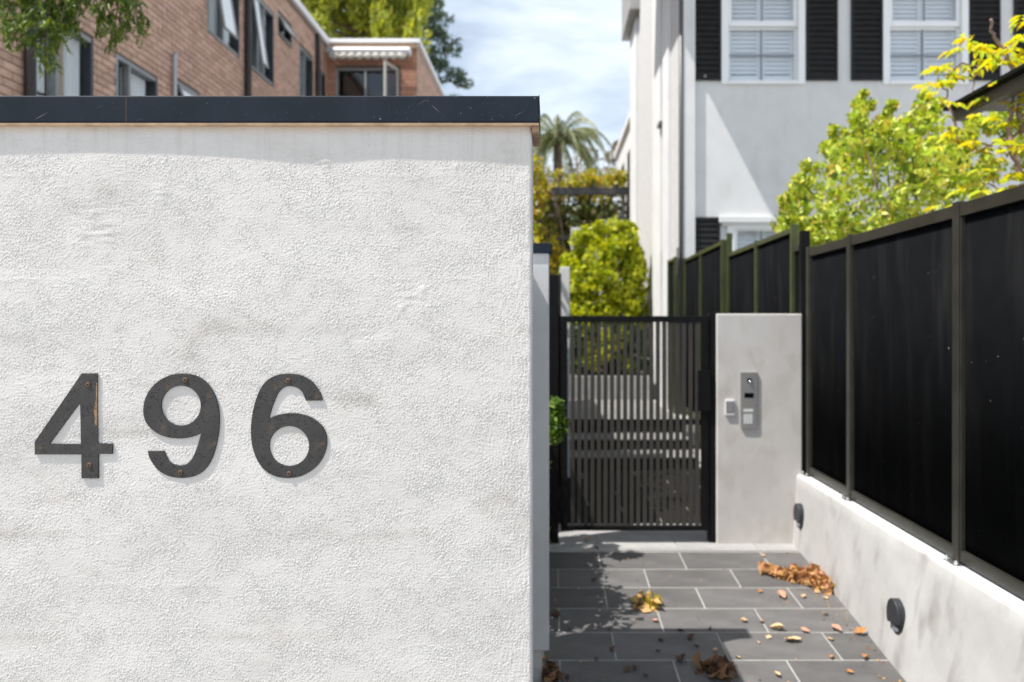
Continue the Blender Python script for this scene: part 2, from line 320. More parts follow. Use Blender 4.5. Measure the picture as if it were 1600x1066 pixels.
M['fascia'] = pbr('white_fascia_paint', (.80, .78, .79), None, rough=.5)
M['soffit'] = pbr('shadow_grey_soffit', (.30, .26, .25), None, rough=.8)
M['pipe'] = pbr('dark_brown_pipe', (.020, .015, .014), None, rough=.4)
M['greypipe'] = pbr('grey_vent_pipe', (.42, .43, .45), None, rough=.35, metallic=.5)
M['downpipe'] = pbr('grey_downpipe', (.085, .082, .076), None, rough=.4)
M['interior'] = pbr('dim_interior', (.16, .13, .11), None, rough=.9)
M['valance'] = pbr('beige_awning_cloth', (.40, .38, .33), (.52, .50, .44), 9, .9, stretch=(6, 1, .1))
M['roof'] = pbr('grey_roof', (.25, .25, .26), None, rough=.7)
M['bark'] = pbr('bark', (.10, .07, .05), (.17, .12, .09), 18, .9, .6, 40)
M['twig'] = pbr('pinkish_twig', (.30, .20, .17), (.20, .13, .11), 30, .8)
M['pergola'] = pbr('dark_pergola_steel', (.030, .028, .030), (.045, .042, .043), 6, .45)
M['carport'] = pbr('grey_brown_beam', (.075, .066, .066), None, rough=.5)
M['glass'] = glass_mat('window_glass')
M['skypane'] = pbr('painted_sky_reflection_pane', (.80, .83, .85), None, rough=.12)  # opaque white pane, the bright sky reflection painted as its colour
M['glassmirror'] = glass_mat('bright_reflecting_glass', (.92, .94, .95), 3.2, .95)
M['glassbright'] = glass_mat('reflective_window_glass', (.9, .94, .96), 1.9, .95)
M['l_hedge'] = leaf_mat('lime_hedge_leaf', [(.05, .10, .008), (.28, .34, .012), (.50, .52, .02), (.62, .60, .03), (.36, .42, .015)], .30)
M['l_shrub'] = leaf_mat('yellow_green_leaf', [(.05, .10, .012), (.30, .42, .035), (.48, .56, .06), (.60, .56, .08), (.36, .50, .07), (.56, .38, .09)], .32, .42, .45)
M['l_wisteria'] = leaf_mat('golden_leaflet', [(.64, .54, .04), (.54, .56, .06), (.68, .48, .04), (.36, .48, .07), (.50, .54, .07)], .45, .4)
M['l_left'] = leaf_mat('glossy_green_leaf', [(.03, .075, .01), (.10, .19, .02), (.22, .30, .05), (.08, .15, .015)], .3, .25, .8)
M['l_dark'] = leaf_mat('shade_green_leaf', [(.012, .028, .006), (.022, .05, .008), (.04, .08, .012), (.018, .04, .008)], .15, .5)
M['l_street'] = leaf_mat('feathery_street_leaf', [(.035, .075, .012), (.07, .12, .02), (.11, .16, .02), (.20, .25, .02), (.055, .10, .015)], .35)
M['l_conifer'] = leaf_mat('golden_cypress_spray', [(.05, .08, .014), (.26, .30, .03), (.52, .50, .06), (.40, .42, .05), (.13, .17, .02)], .4)
M['l_spruce'] = leaf_mat('blue_green_spruce_spray', [(.04, .075, .045), (.08, .13, .075), (.13, .18, .10)], .15)
M['l_palm'] = leaf_mat('palm_leaflet', [(.08, .11, .04), (.16, .19, .09), (.30, .30, .10), (.14, .17, .09)], .35)
M['l_far'] = leaf_mat('olive_far_leaf', [(.14, .12, .06), (.24, .20, .12), (.32, .24, .16)], .3)
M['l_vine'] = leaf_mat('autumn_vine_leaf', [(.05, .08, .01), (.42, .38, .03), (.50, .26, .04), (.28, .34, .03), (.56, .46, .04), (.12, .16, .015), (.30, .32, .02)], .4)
M['l_vinedark'] = leaf_mat('shaded_vine_leaf', [(.03, .05, .01), (.06, .10, .015), (.12, .07, .02), (.14, .16, .03), (.05, .09, .012)], .2)  # leaf colours darkened to carry the shade under the pergola
M['l_dry'] = [pbr('orange_dry_leaf', (.50, .26, .09), (.38, .17, .06), 40, .7), pbr('pale_tan_dry_leaf', (.62, .44, .24), (.48, .31, .15), 40, .7),
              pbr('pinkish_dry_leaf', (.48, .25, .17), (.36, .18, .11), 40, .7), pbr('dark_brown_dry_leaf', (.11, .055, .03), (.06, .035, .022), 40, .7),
              pbr('yellow_fallen_leaf', (.62, .45, .08), (.50, .36, .06), 40, .6)]
M['l_pile'] = leaf_mat('heaped_dry_leaf', [(.30, .13, .05), (.50, .27, .10), (.58, .36, .16), (.40, .17, .10), (.52, .30, .06), (.20, .09, .04)], .15, .7)
M['l_pileyellow'] = leaf_mat('heaped_yellow_leaf', [(.60, .40, .12), (.66, .50, .14), (.52, .28, .12), (.58, .48, .06), (.16, .10, .05)], .15, .7)
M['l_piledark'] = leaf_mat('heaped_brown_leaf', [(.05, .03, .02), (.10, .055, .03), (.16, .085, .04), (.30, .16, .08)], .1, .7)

# ------------------------------------------------------------------ foliage builders
def unit(a): return a/np.maximum(np.linalg.norm(a, axis=1, keepdims=True), 1e-9)
def leaf_mesh(name, P, mat, parent, size=.06, aspect=.5, D=None, jitter=1.0, fold=.25, sd=.3):
    """one small folded leaf at every point of P; D biases the way the leaves point"""
    n = len(P); d = rng.normal(size=(n, 3))*jitter
    if D is not None: d = d+D
    d = unit(d); q = unit(np.cross(d, rng.normal(size=(n, 3)))); r = np.cross(d, q)
    s = (size*np.clip(rng.normal(1, sd, n), .45, 1.9))[:, None]
    base = P-d*s*.5; tip = P+d*s*.5; mid = P-d*s*.06
    a = mid+q*s*aspect*.5+r*s*fold*aspect; b = mid-q*s*aspect*.5+r*s*fold*aspect
    V = np.stack([base, a, tip, b], 1).reshape(-1, 3); i = np.arange(n)[:, None]*4
    F = np.concatenate([i+np.array([[0, 1, 2]]), i+np.array([[0, 2, 3]])], 0)
    return mesh_np(name, V, F, mat, parent)
def clumps(centres, radii, per, shell=.55):
    out, dirs = [], []
    for c, r in zip(centres, radii):
        u = unit(rng.normal(size=(per, 3))); k = (shell+(1-shell)*rng.random((per, 1))**.5)
        out.append(np.asarray(c)+u*k*np.asarray(r)); dirs.append(u)
    return np.concatenate(out), np.concatenate(dirs)
def limb(mb, a, b, r0, r1, bend=.08, k=5, sides=7):
    a, b = Vector(a), Vector(b); off = Vector(rng.normal(size=3))*bend*(b-a).length
    pts = [a.lerp(b, i/(k-1))+off*math.sin(math.pi*i/(k-1)) for i in range(k)]
    mb.tube(pts, [r0+(r1-r0)*i/(k-1) for i in range(k)], sides); return pts

# ================================================================== SETTING
# ground: one sheet, following the ramp near the path
gx = [-400, -60, -20, -8, -.4, 2.4, 8, 30, 120, 400]
gy = [-400, -60, -12, -3, -.5, 0, 1, 2, 3, 4, 5, 5.38, 7, 12, 20, 60, 200, 700]
V = [(x, y, (ramp(max(y, -.5)) if y < 5.38 else 0)-.05) for y in gy for x in gx]; nx = len(gx)
F = [(j*nx+i, j*nx+i+1, (j+1)*nx+i+1, (j+1)*nx+i) for j in range(len(gy)-1) for i in range(nx-1)]
g = mesh_np('ground', V, F, M['ground']); g['kind'] = 'structure'

# path: grout bed, tiles as pieces, threshold slabs, drain
path = MB().hexa([(-.05, -.4, ramp(-.4)-.06), (1.95, -.4, ramp(-.4)-.06), (1.95, 5.33, ramp(5.33)-.06), (-.05, 5.33, ramp(5.33)-.06),
                  (-.05, -.4, ramp(-.4)-.0018), (1.95, -.4, ramp(-.4)-.0018), (1.95, 5.33, ramp(5.33)-.0018), (-.05, 5.33, ramp(5.33)-.0018)])
path.box(-.05, 1.95, 5.405, 8.36, -.06, -.006)
path = path.build('path', M['grout']); path['kind'] = 'structure'
TJ = .0085
def tile_mesh(lx, ly):
    mb = MB(); h = .012; e = .0018
    mb.hexa([(TJ/2, TJ/2, -h), (lx-TJ/2, TJ/2, -h), (lx-TJ/2, ly-TJ/2, -h), (TJ/2, ly-TJ/2, -h), (TJ/2, TJ/2, -e), (lx-TJ/2, TJ/2, -e), (lx-TJ/2, ly-TJ/2, -e), (TJ/2, ly-TJ/2, -e)])
    mb.f = [f for f in mb.f if f != (4, 5, 6, 7)]; n = len(mb.v); k = TJ/2+e
    mb.v += [(k, k, 0), (lx-k, k, 0), (lx-k, ly-k, 0), (k, ly-k, 0)]
    mb.f += [(n, n+1, n+2, n+3)]+[(4+i, 4+(i+1) % 4, n+(i+1) % 4, n+i) for i in range(4)]
    me = bpy.data.meshes.new('tile'); me.from_pydata(mb.v, [], mb.f); me.materials.append(M['tile']); return me
TM = {}
def put_tile(x0, x1, y0, y1, z, tilt, parent, mat=None, name='tile'):
    k = (round(x1-x0, 3), round(y1-y0, 3), mat and mat.name)
    if k not in TM:
        TM[k] = tile_mesh(x1-x0, y1-y0)
        if mat: TM[k].materials[0] = mat
    o = bpy.data.objects.new(name, TM[k]); link(o, parent); o.location = (x0, y0, z+random.uniform(-.0006, .0006)); o.rotation_euler = (tilt, 0, 0)
tilt = math.atan(.0607); r = 0; y1 = 5.0
rows = [(5.0, 5.32, .343)]
while y1 > -.3:
    rows.append((y1-.3, y1, .043 if r % 2 == 0 else .343)); y1 -= .3; r += 1
def rowtiles(y0, y1, off, z, tl, xa, xb, parent, mat=None, name='tile'):
    x = off-1.2
    while x < xb:
        a, b = max(x, xa), min(x+.6, xb)
        if b-a > .02: put_tile(a, b, y0, y1, z, tl, parent, mat, name)
        x += .6
for y0, y1, off in rows: rowtiles(y0, y1, off, ramp(y0), tilt, -.045, 1.9, path)
rowtiles(5.41, 5.75, .35, .001, 0, -.045, 1.9, path, M['slab'], 'slab')
rowtiles(5.75, 6.06, .05, .001, 0, -.045, 1.9, path, M['slab'], 'slab')
yy = 6.06; k = 0
while yy < 8.3:
    rowtiles(yy, min(yy+.3, 8.36), .043 if k % 2 else .343, .001, 0, -.045, 1.9, path, M['shadetile'], 'tile'); yy += .3; k += 1
dr = MB()
dr.box(-.02, 1.86, 5.335, 5.345, -.03, .004).box(-.02, 1.86, 5.39, 5.40, -.03, .004)
for i in range(94): dr.box(-.018+i*.02, -.018+i*.02+.012, 5.345, 5.39, -.01, .002)
dr.box(-.02, 1.86, 5.345, 5.39, -.03, -.012)
tag(dr.build('drain_grate', M['drain']), 'pale metal strip drain across the dark tiled path before the gate', 'drain')

# steps up to the landing
st = empty('steps', (.9, 8.36, 0), 'low stone steps climbing to the landing behind the slatted gate', 'steps'); 
for y0, y1, z in ((8.39, 8.87, .137), (8.87, 9.39, .271), (9.39, 9.9, .405)):
    MB().box(-.045, 1.72, y0, y1, z-.20, z-.016).build('riser', M['riser'], st)
    for i in range(3): MB().box(-.045+i*.588, -.045+(i+1)*.588-.005, y0-.012, y1-.012 if z < .4 else y1, z-.015, z).build('tread', M['paver'], st, .003)
ld = MB().box(-.5, 2.6, 9.9, 19, .2, .388).build('landing', M['grout']); ld['kind'] = 'structure'
yy = 9.902; k = 0
while yy < 12.3:
    rowtiles(yy, yy+.3, .043 if k % 2 else .343, .401, 0, -.045, 1.72, ld, M['paver']); yy += .3; k += 1

# ================================================================== NUMBER WALL
def fftnoise(shape, cell, lx, ly, sharp=2.0, seed=1, ang=0.0, cut=0):
    """band-passed noise: lx, ly = wavelengths in metres"""
    r = np.random.default_rng(seed); ny, nx = shape
    fx = np.fft.fftfreq(nx, cell)[None, :]; fy = np.fft.fftfreq(ny, cell)[:, None]
    c, s = math.cos(ang), math.sin(ang); gx_, gy_ = fx*c+fy*s, -fx*s+fy*c
    k = np.sqrt((gx_*lx)**2+(gy_*ly)**2)+1e-9
    filt = np.exp(-(np.log(k)**2)*sharp)
    if cut: filt = filt*np.exp(-(k/cut)**2)
    a = np.fft.ifft2(np.fft.fft2(r.normal(size=shape))*filt).real
    return a/a.std()
XW, YW, ZT = -.0476, 1.72, 2.160
cell = .0020; X0, Z0 = -3.0, -.3
NX, NZ = int(round((XW-X0)/cell))+1, int(round((ZT-Z0)/cell))+1
sh = (NZ, NX)
xs = X0+np.arange(NX)*cell; zs = Z0+np.arange(NZ)*cell; XX, ZZ = np.meshgrid(xs, zs)
mod1 = 1/(1+np.exp(-2.2*fftnoise(sh, cell, .16, .10, 1.2, 21)))
mod2 = 1/(1+np.exp(-2.5*fftnoise(sh, cell, .22, .12, 1.2, 22)))
patch = 1/(1+np.exp(-2.0*fftnoise(sh, cell, .11, .08, 1.5, 31)))*.65+1/(1+np.exp(-2.2*fftnoise(sh, cell, .35, .22, 1.5, 32)))*.55
g1 = fftnoise(sh, cell, .0052, .0047, 2.2, 3); g2 = fftnoise(sh, cell, .0105, .008, 1.6, 33); g3 = fftnoise(sh, cell, .0062, .0062, 2.0, 34)
grain = .72*g1+.42*np.where(g3 > .6, g3-.6, 0)*2.2+.27*g2; grain = np.where(grain > 0, grain, grain*.65)
h = .00050*(.42+.85*patch)*grain
h += .00013*mod1*(1-mod2)*fftnoise(sh, cell, .060, .0075, 2.2, 4)            # horizontal float strokes
h += .00013*mod2*(1-mod1)*fftnoise(sh, cell, .055, .008, 2.2, 5, .6)         # slanting strokes
arc_ = fftnoise(sh, cell, .30, .11, 1.6, 35, .12, 3); arc2 = fftnoise(sh, cell, .22, .13, 1.6, 36, -.35, 3)
h += .00022*np.exp(-(arc_/.045)**2)*np.clip(fftnoise(sh, cell, .16, .12, 1.5, 37, 0, 2)-.35, 0, 1.2)   # trowel-edge ridges
h += .00020*np.exp(-(arc2/.04)**2)*np.clip(fftnoise(sh, cell, .14, .12, 1.5, 38, 0, 2)-.5, 0, 1.2)
edge = np.clip((XX-(XW-.16))/.16, 0, 1)
h += .00018*edge*fftnoise(sh, cell, .0085, .06, 3, 6)                        # upright strokes by the corner
h += .00022*fftnoise(sh, cell, .24, .16, 2.0, 7, 0, 1.5)+.0008*fftnoise(sh, cell, .6, .4, 2.0, 8, 0, 1.5)
seam = np.abs(((ZZ-.07) % .246)-.123); rag = fftnoise(sh, cell, .10, .02, 2.5, 9, 0, 2)
h += .00022*np.exp(-(np.abs(seam-.123)/.010)**2)*(.5+.5*np.tanh(1.5*fftnoise(sh, cell, .3, .3, 2, 10, 0, 2)))*(1+.4*rag)
for bx, bz, br, bh in ((508, 246, .018, .0035), (252, 300, .02, .002), (640, 470, .05, -.0008), (570, 520, .04, -.0008), (712, 262, .008, .002), (150, 360, .05, .0015), (660, 455, .012, .0022), (628, 480, .01, .002)):
    p = at(bx, bz, YW); h += .6*bh*np.exp(-((XX-p.x)**2+((ZZ-p.z)*.8)**2)/br**2)*(1+.3*rag)
blot = np.exp(-(((XX-at(640, 470, YW).x)/.10)**2+((ZZ-at(640, 470, YW).z)/.07)**2))
h += .00004*blot*fftnoise(sh, cell, .030, .009, 1.4, 12, .9)
lean = -.0045*np.clip((XX+1.33)/1.28, -.5, 1)                                # the face falls back a little towards its free end
Yw = YW-h-lean-.0
rd = np.clip(1-(XW-XX)/.007, 0, 1); Yw = Yw+.007*(1-np.sqrt(np.clip(1-rd**2, 0, 1)))
fx = np.where((xs > -1.37))[0]; fz = np.where((zs > .77))[0]
ix = np.unique(np.concatenate([np.arange(0, fx[0], 6), fx])); iz = np.unique(np.concatenate([np.arange(0, fz[0], 6), fz]))
sub = np.ix_(iz, ix)
V = np.stack([XX[sub], Yw[sub], ZZ[sub]], -1).reshape(-1, 3); a = len(ix)
jj, ii = np.meshgrid(np.arange(len(iz)-1), np.arange(a-1), indexing='ij'); q = (jj*a+ii).ravel()
F = np.stack([q, q+1, q+a+1, q+a], 1)
wall = empty('number_wall', (-1.1, 1.78, -.3), 'white rough rendered wall with charcoal metal capping that carries the house number', 'wall')
mesh_np('rendered_face', V, F, M['stucco'], wall, smooth=True)
wall_core = MB().hexa([(X0, 1.7275, -.3), (XW, 1.7315, -.3), (XW, 1.842, -.3), (X0, 1.842, -.3), (X0, 1.7275, ZT-.001), (XW, 1.7315, ZT-.001), (XW, 1.842, ZT-.001), (X0, 1.842, ZT-.001)])
wall_core.build('wall_core', M['nib'], wall)
# return wall that runs back to the grey nib
MB().box(-.25, -.112, 1.843, 3.608, -.3, 1.965).build('return_wall', M['nib'], wall)
cx1 = (843-PX)/FPX*1.705
cp = MB().box(-3.05, cx1, 1.7045, 1.862, 2.1615, 2.226)
cp.build('capping', M['cap'], wall, .004, seg=3)
MB().box(-3.02, cx1-.0016, 1.7075, 1.859, 2.1565, 2.1615).build('capping_soffit', M['ochre'], wall)
MB().box(cx1-.0017, cx1+.0002, 1.7040, 1.707, 2.1612, 2.2265).build('capping_fold', M['cap'], wall)
MB().box(-.0470, cx1-.001, 1.712, 1.85, 2.140, 2.1564).build('packer', M['timber_brown'], wall)
for jx in (197,):
    p = at(jx, 174, 1.7043); MB().box(p.x-.0005, p.x+.0005, 1.7042, 1.706, 2.163, 2.2245).build('joint', M['rust'], wall)

# ================================================================== DIGITS
WY = lambda x: YW+.0045*max(-.5, min(1, (x+1.33)/1.28))-.0004
dmap = lambda u, v, w: (((u-PX)/FPX*1.719), WY((u-PX)/FPX*1.719)-w, ZC-(v-PY)/FPX*1.719)
def arc(pts, k=6):                                    # Catmull-Rom through the traced points, closed outlines get it between corners only
    out = []
    for i in range(len(pts)-1):
        p0 = pts[max(i-1, 0)]; p1 = pts[i]; p2 = pts[i+1]; p3 = pts[min(i+2, len(pts)-1)]
        for j in range(k):
            t = j/k
            out.append(tuple(.5*((2*b)+(c-a)*t+(2*a-5*b+4*c-d)*t*t+(3*b-a-3*c+d)*t**3) for a, b, c, d in zip(p0, p1, p2, p3)))
    return out+[pts[-1]]
def ell(cx, cy, rx, ry, n=56): return [(cx+rx*math.cos(2*math.pi*i/n), cy+ry*math.sin(2*math.pi*i/n)) for i in range(n)]
def plate(name, outer, hole, th, mat, parent):
    """a flat plate with one hole: filled curve outlines extruded, then turned into a mesh"""
    cu = bpy.data.curves.new(name, 'CURVE'); cu.dimensions = '2D'; cu.fill_mode = 'BOTH'; cu.extrude = th/2; cu.bevel_depth = .0006; cu.bevel_resolution = 1; cu.offset = -.0006
    for ring in (outer, hole):
        sp = cu.splines.new('POLY'); sp.points.add(len(ring)-1); sp.use_cyclic_u = True
        for p, (u, v) in zip(sp.points, ring):
            q = dmap(u, v, 0); p.co = (q[0], q[2], 0, 1)
    to = bpy.data.objects.new(name, cu); COL.objects.link(to)
    me = bpy.data.meshes.new_from_object(to.evaluated_get(bpy.context.evaluated_depsgraph_get())); bpy.data.objects.remove(to)
    o0 = origin(parent)
    yc = WY(sum(v.co.x for v in me.vertices)/len(me.vertices))-th/2
    for v in me.vertices: x, z, y = v.co; v.co = (x-o0.x, yc-y-o0.y, z-o0.z)
    me.flip_normals() if hasattr(me, 'flip_normals') else None
    me.name = name; me.materials.clear(); me.materials.append(mat)
    o = bpy.data.objects.new(name, me); link(o, parent); ORIG[o.name] = o0; return o
six_out = [(905, 382), (895, 340), (870, 295), (830, 248), (770, 212), (700, 196), (625, 198), (560, 216), (510, 252), (470, 308), (440, 385), (420, 470), (409, 560), (411, 650), (425, 725), (455, 800), (500, 860), (560, 900), (620, 917), (690, 919), (760, 905), (830, 868), (885, 815), (920, 752), (936, 685), (932, 620), (910, 568), (870, 527), (820, 495), (760, 476), (690, 469), (620, 475), (572, 489), (535, 508)]
six_in = [(535, 508), (550, 450), (570, 392), (595, 335), (625, 300), (660, 284), (700, 284), (740, 299), (770, 332), (790, 383)]
cv = lambda pts: [(300+x/4.44, 540+y/4.44) for x, y in pts]
six = arc(cv(six_out), 4)+arc(cv(six_in), 4)[1:]
hole6 = ell(300+675/4.44, 540+697/4.44, 137/4.44, 138/4.44)
rot = lambda ring: [(283.7-(x-451.4), 665.2-(y-665.6)) for x, y in ring]
four = [(128.4, 583.4), (152.7, 583.4), (153.2, 693.2), (176.4, 693.2), (176.4, 709.2), (154.3, 709.2), (154.3, 747.4), (128, 747.4), (128, 710), (55.2, 710), (55.2, 689.8)]
hole4 = [(126, 629), (127.3, 693.8), (77.7, 693.8)]
for ch, lab, out, hole, scr in (('4', 'weathered iron house number digit four screwed to the white wall', four, hole4, ((139, 601), (140.8, 726.5))),
                                ('9', 'weathered iron house number digit nine screwed to the white wall', rot(six), rot(hole6), ((290, 593.6), (282.8, 738))),
                                ('6', 'weathered iron house number digit six screwed to the white wall', six, hole6, ((450.5, 594.9), (452, 740.3)))):
    c = dmap(sum(p[0] for p in out)/len(out), max(p[1] for p in out), 0)
    root = empty('house_number', c, lab, 'house number', 'house number digits')
    plate('plate', out, hole, .0032, M['iron'], root)
    for sx_, sy_ in scr:
        p = Vector(dmap(sx_, sy_, 0)); yb = p.y-.0032
        mb = MB().tube([(p.x, yb+.01, p.z), (p.x, yb-.0018, p.z), (p.x, yb-.0030, p.z), (p.x, yb-.0035, p.z)], [.0062, .0062, .0056, .0040], 14)
        s = mb.build('screw', M['rust'], root, smooth=False)
        MB().tube([(p.x, yb-.0033, p.z), (p.x, yb-.0037, p.z)], [.0024, .0024], 6).build('socket', M['screen'], s)
    if ch == '4':
        fl = [(151.6, 598), (152.7, 598), (153, 662), (151.2, 666), (148.8, 660), (149.6, 652), (147.6, 643), (149.2, 634), (151.0, 624), (151.2, 610)]
        MB().prism(fl, dmap, .0037, .0043).build('rust_flake', M['rustflake'], root)

# ================================================================== GREY NIB WALL
nb = empty('nib_wall', (-.2, 3.75, 0), 'narrow grey rendered nib wall with dark capping between number wall and gate', 'wall')
MB().box(-.9, -.0130, 3.61, 3.70, .040, 2.042).build('rendered_body', M['nib'], nb, .004)
MB().box(-.9, -.049, 3.63, 3.70, -.2, .0395).build('base_block', M['rendergrey'], nb)
MB().box(-.92, .001, 3.598, 3.712, 2.043, 2.092).build('capping', M['cap'], nb, .003)

# ================================================================== INTERCOM PILLAR, GATE
pl = empty('intercom_pillar', (1.59, 5.62, 0), 'grey cement rendered pillar right of the slatted gate', 'pillar')
px0, px1 = 1.267, 1.921
MB().box(px0, px1, 5.5, 5.78, -.05, 1.766).build('rendered_body', M['rendergrey'], pl, .008, seg=3)
pm = lambda u, v, w: (((u-PX)/FPX*5.5), 5.5-w*.42, ZC-(v-PY)/FPX*5.5)
ic = empty('intercom', pm(1170, 669.7, 0), 'tall steel intercom with camera and keypad on the grey pillar', 'intercom')
b = MB().prism([(1156.5, 581.4), (1183.3, 581.4), (1183.3, 667), (1181.5, 669.2), (1177, 670.2), (1163, 670.2), (1158.5, 669.2), (1156.5, 667)], pm, .0, .034)
b.build('housing', M['steel'], ic, .003)
MB().prism([(1161, 603.5), (1179, 603.5), (1179, 667), (1161, 667)], pm, .0342, .0352).build('inner_plate', M['steel'], ic, .0005)
c = Vector(pm(1170.3, 594.5, .034))
MB().tube([c+Vector((0, .004, 0)), c+Vector((0, -.004, 0))], [.020, .019], 20).build('camera_ring', M['screen'], ic)
c2 = Vector(pm(1171.5, 596.5, .034))
MB().tube([c2, c2+Vector((0, -.008, 0)), c2+Vector((0, -.012, 0))], [.013, .011, .004], 16).build('lens_dome', M['bolt'], ic, smooth=True)
MB().uvw(pm, 1162.2, 1177, 621.5, 613.9, .0352, .0372).build('display', M['screen'], ic)
MB().uvw(pm, 1161, 1175.7, 643, 639, .0352, .0370).build('name_strip', M['lightplastic'], ic)
kp = MB().uvw(pm, 1160.5, 1175.3, 662.5, 646.7, .0352, .0360).build('keypad', M['greyplastic'], ic)
for i in range(3):
    for j in range(4): MB().uvw(pm, 1161.2+i*4.7, 1165.3+i*4.7, 650.2+j*3.8, 647.2+j*3.8, .0361, .0385).build('key', M['lightplastic'], kp)
bt = empty('exit_button', pm(1140, 648.7, 0), 'small square grey entry button box left of the intercom', 'button')
MB().uvw(pm, 1132.8, 1147, 648.7, 624.5, 0, .036).build('housing', M['lightplastic'], bt, .003)
MB().uvw(pm, 1133.6, 1146.2, 645, 627, .0362, .040).build('bezel', M['greyplastic'], bt, .001)
MB().uvw(pm, 1135.6, 1144.4, 643.5, 629, .0402, .043).build('button', M['steel'], bt, .001)

gm = lambda u, v, w: (((u-PX)/FPX*5.56), 5.56-w, ZC-(v-PY)/FPX*5.56)
gate = empty('pedestrian_gate', gm(990, 826, 0), 'black metal pedestrian gate of narrow upright slats at the end of the path', 'gate')
def gb(name, u0, u1, v0, v1, w0, w1, mat='black', bev=.003, par=gate): return MB().uvw(gm, u0, u1, v1, v0, w0, w1).build(name, M[mat], par, bev)
gb('stile', 876, 886.5, 494, 827, 0, .045); gb('stile', 1094.5, 1105.5, 494, 827, 0, .045)
gb('rail', 886.5, 1094.5, 494, 503.5, .001, .044); gb('rail', 886.5, 1094.5, 820, 827, .001, .044); gb('rail', 886.5, 1094.5, 655, 663.5, .000, .014)
u = 891.5; i = 0
while u < 1090:
    gb('slat', u+.2, u+6.4, 503.6, 819.9, .015, .040, 'slat', .0015); u += 10.17
gb('lock_box', 1088.5, 1108, 578, 641, .012, .060, 'black', .002)
gb('hinge', 872.5, 876.2, 519, 541, .01, .035); gb('hinge', 872.5, 876.2, 775, 797, .01, .035)
lp = gb('gate_post', 845, 872.8, 430, 848, -.04, .05, 'black', .003, None)
tag(lp, 'black square hinge post of the slatted gate half hidden by leaves', 'post')
rp = gb('gate_post', 1106.5, 1119, 490, 848, -.04, .035, 'black', .003, None)
tag(rp, 'black square latch post of the slatted gate against the grey pillar', 'post')

# ================================================================== PLINTH WALL WITH FENCE
pw = empty('plinth_wall', (1.95, 3, -.2), 'low stained pale rendered wall along the path under the black fence', 'wall')
ya, yb = 1.0, 5.498
def pbx(y): return 1.83+(5.31-y)*-.035
ny_, nz_ = 60, 14; V = []; F = []
for i in range(ny_):
    y = ya+(yb-ya)*i/(ny_-1); prof = []
    for j in range(nz_):
        t = j/(nz_-1); z = -.36+(.886-.010)*t; prof.append((pbx(y)+(1.878-pbx(y))*((z+.15)/.676 if z > -.15 else 0)+.0016*math.sin(y*9+z*5)*math.sin(z*13+y*3), z))
    prof += [(1.881, .5235), (1.888, .526), (2.14, .526), (2.14, -.36)]
    V += [(x, y, z) for x, z in prof]; k = len(prof)
F = [(i*k+j, (i+1)*k+j, (i+1)*k+j+1, i*k+j+1) for i in range(ny_-1) for j in range(k-1)]
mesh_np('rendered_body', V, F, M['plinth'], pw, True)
MB().box(1.884, 2.135, ya, yb, .5262, .5300).build('sunlit_top_sheet', M['pilaster'], pw)  # thin added sheet, pale to paint the full-sun glare of the wall top
XF = 1.95
def fence(name_label, y_a, y_b, posts, zb, zt, base=True, postz=None, xf=XF, mat='frame', hw=.026):
    rt = empty('metal_fence', (xf+.03, (y_a+y_b)/2, zb), name_label, 'fence', 'black sheet fences beside the path')
    for y in posts:
        pz = (postz or {}).get(y, zt+.012)
        MB().box(xf-.004, xf+.056, y-hw, y+hw, (zb-.02) if base else zb-.3, pz).build('post', M[mat], rt, .003)
        if base:
            bp = MB().box(xf-.035, xf+.085, y-.055, y+.055, .527, .536).build('base_plate', M['bolt'], rt, .002)
            for by in (-.042, .042):
                MB().tube([(xf-.022, y+by, .536), (xf-.022, y+by, .553), (xf-.022, y+by, .558)], [.009, .009, .006], 6).build('bolt', M['bolt'], bp)
    ps = sorted(set([y_a]+[p for p in posts]+[y_b]))
    for a, b in zip(ps[:-1], ps[1:]):
        a2, b2 = a+hw+.0002, b-hw-.0002
        if b2-a2 < .05: continue
        MB().box(xf+.002, xf+.05, a2, b2, zt-hw*2.4, zt).build('rail', M[mat], rt, .002)
        MB().box(xf+.002, xf+.05, a2, b2, zb, zb+.055).build('rail', M[mat], rt, .002)
        MB().box(xf+.006, xf+.046, a2, a2+.014, zb+.056, zt-.063).build('channel', M[mat], rt); MB().box(xf+.006, xf+.046, b2-.014, b2, zb+.056, zt-.063).build('channel', M[mat], rt)
        n = int((b2-a2-.03)/.0075); yy = np.linspace(a2+.015, b2-.015, n); xx = xf+.022+.006*(np.arange(n) % 2)
        V = np.concatenate([np.stack([xx, yy, np.full(n, zb+.03)], 1), np.stack([xx, yy, np.full(n, zt-.04)], 1)]); q = np.arange(n-1)
        o = mesh_np('ribbed_sheet', V, np.stack([q, q+1, q+1+n, q+n], 1), M['panel'], rt); sm = o.modifiers.new('solid', 'SOLIDIFY'); sm.thickness = .0015
    return rt
f0 = fence('tall black ribbed sheet fence standing on the low pale wall', .96, 5.49, [.96, 2.21, 3.46, 4.71, 5.462], .548, 2.262)
f1 = fence('stepped black fence section just beyond the grey pillar', 5.84, 8.0, [5.84, 6.87, 7.97], .45, 2.475, False, {5.84: 2.50, 7.97: 2.70}, mat='glintframe', hw=.018)
f2 = fence('higher black fence section at the white house corner', 8.0, 10.33, [8.03, 9.2, 10.30], .45, 2.625, False, {10.30: 2.64}, xf=1.90, mat='glintframe', hw=.018)
f3 = fence('short black fence panel against the side wall of the white house', 10.36, 11.0, [10.39, 10.97], .42, 2.66, False, xf=1.775, mat='glintframe', hw=.018)
MB().box(XF, XF+.07, 5.60, 5.66, .4, 2.42).build('stub_post', M['black'], f1, .003)
MB().box(XF+.002, XF+.05, 5.662, 5.81, 2.27, 2.32).build('stub_rail', M['frame'], f1, .002)
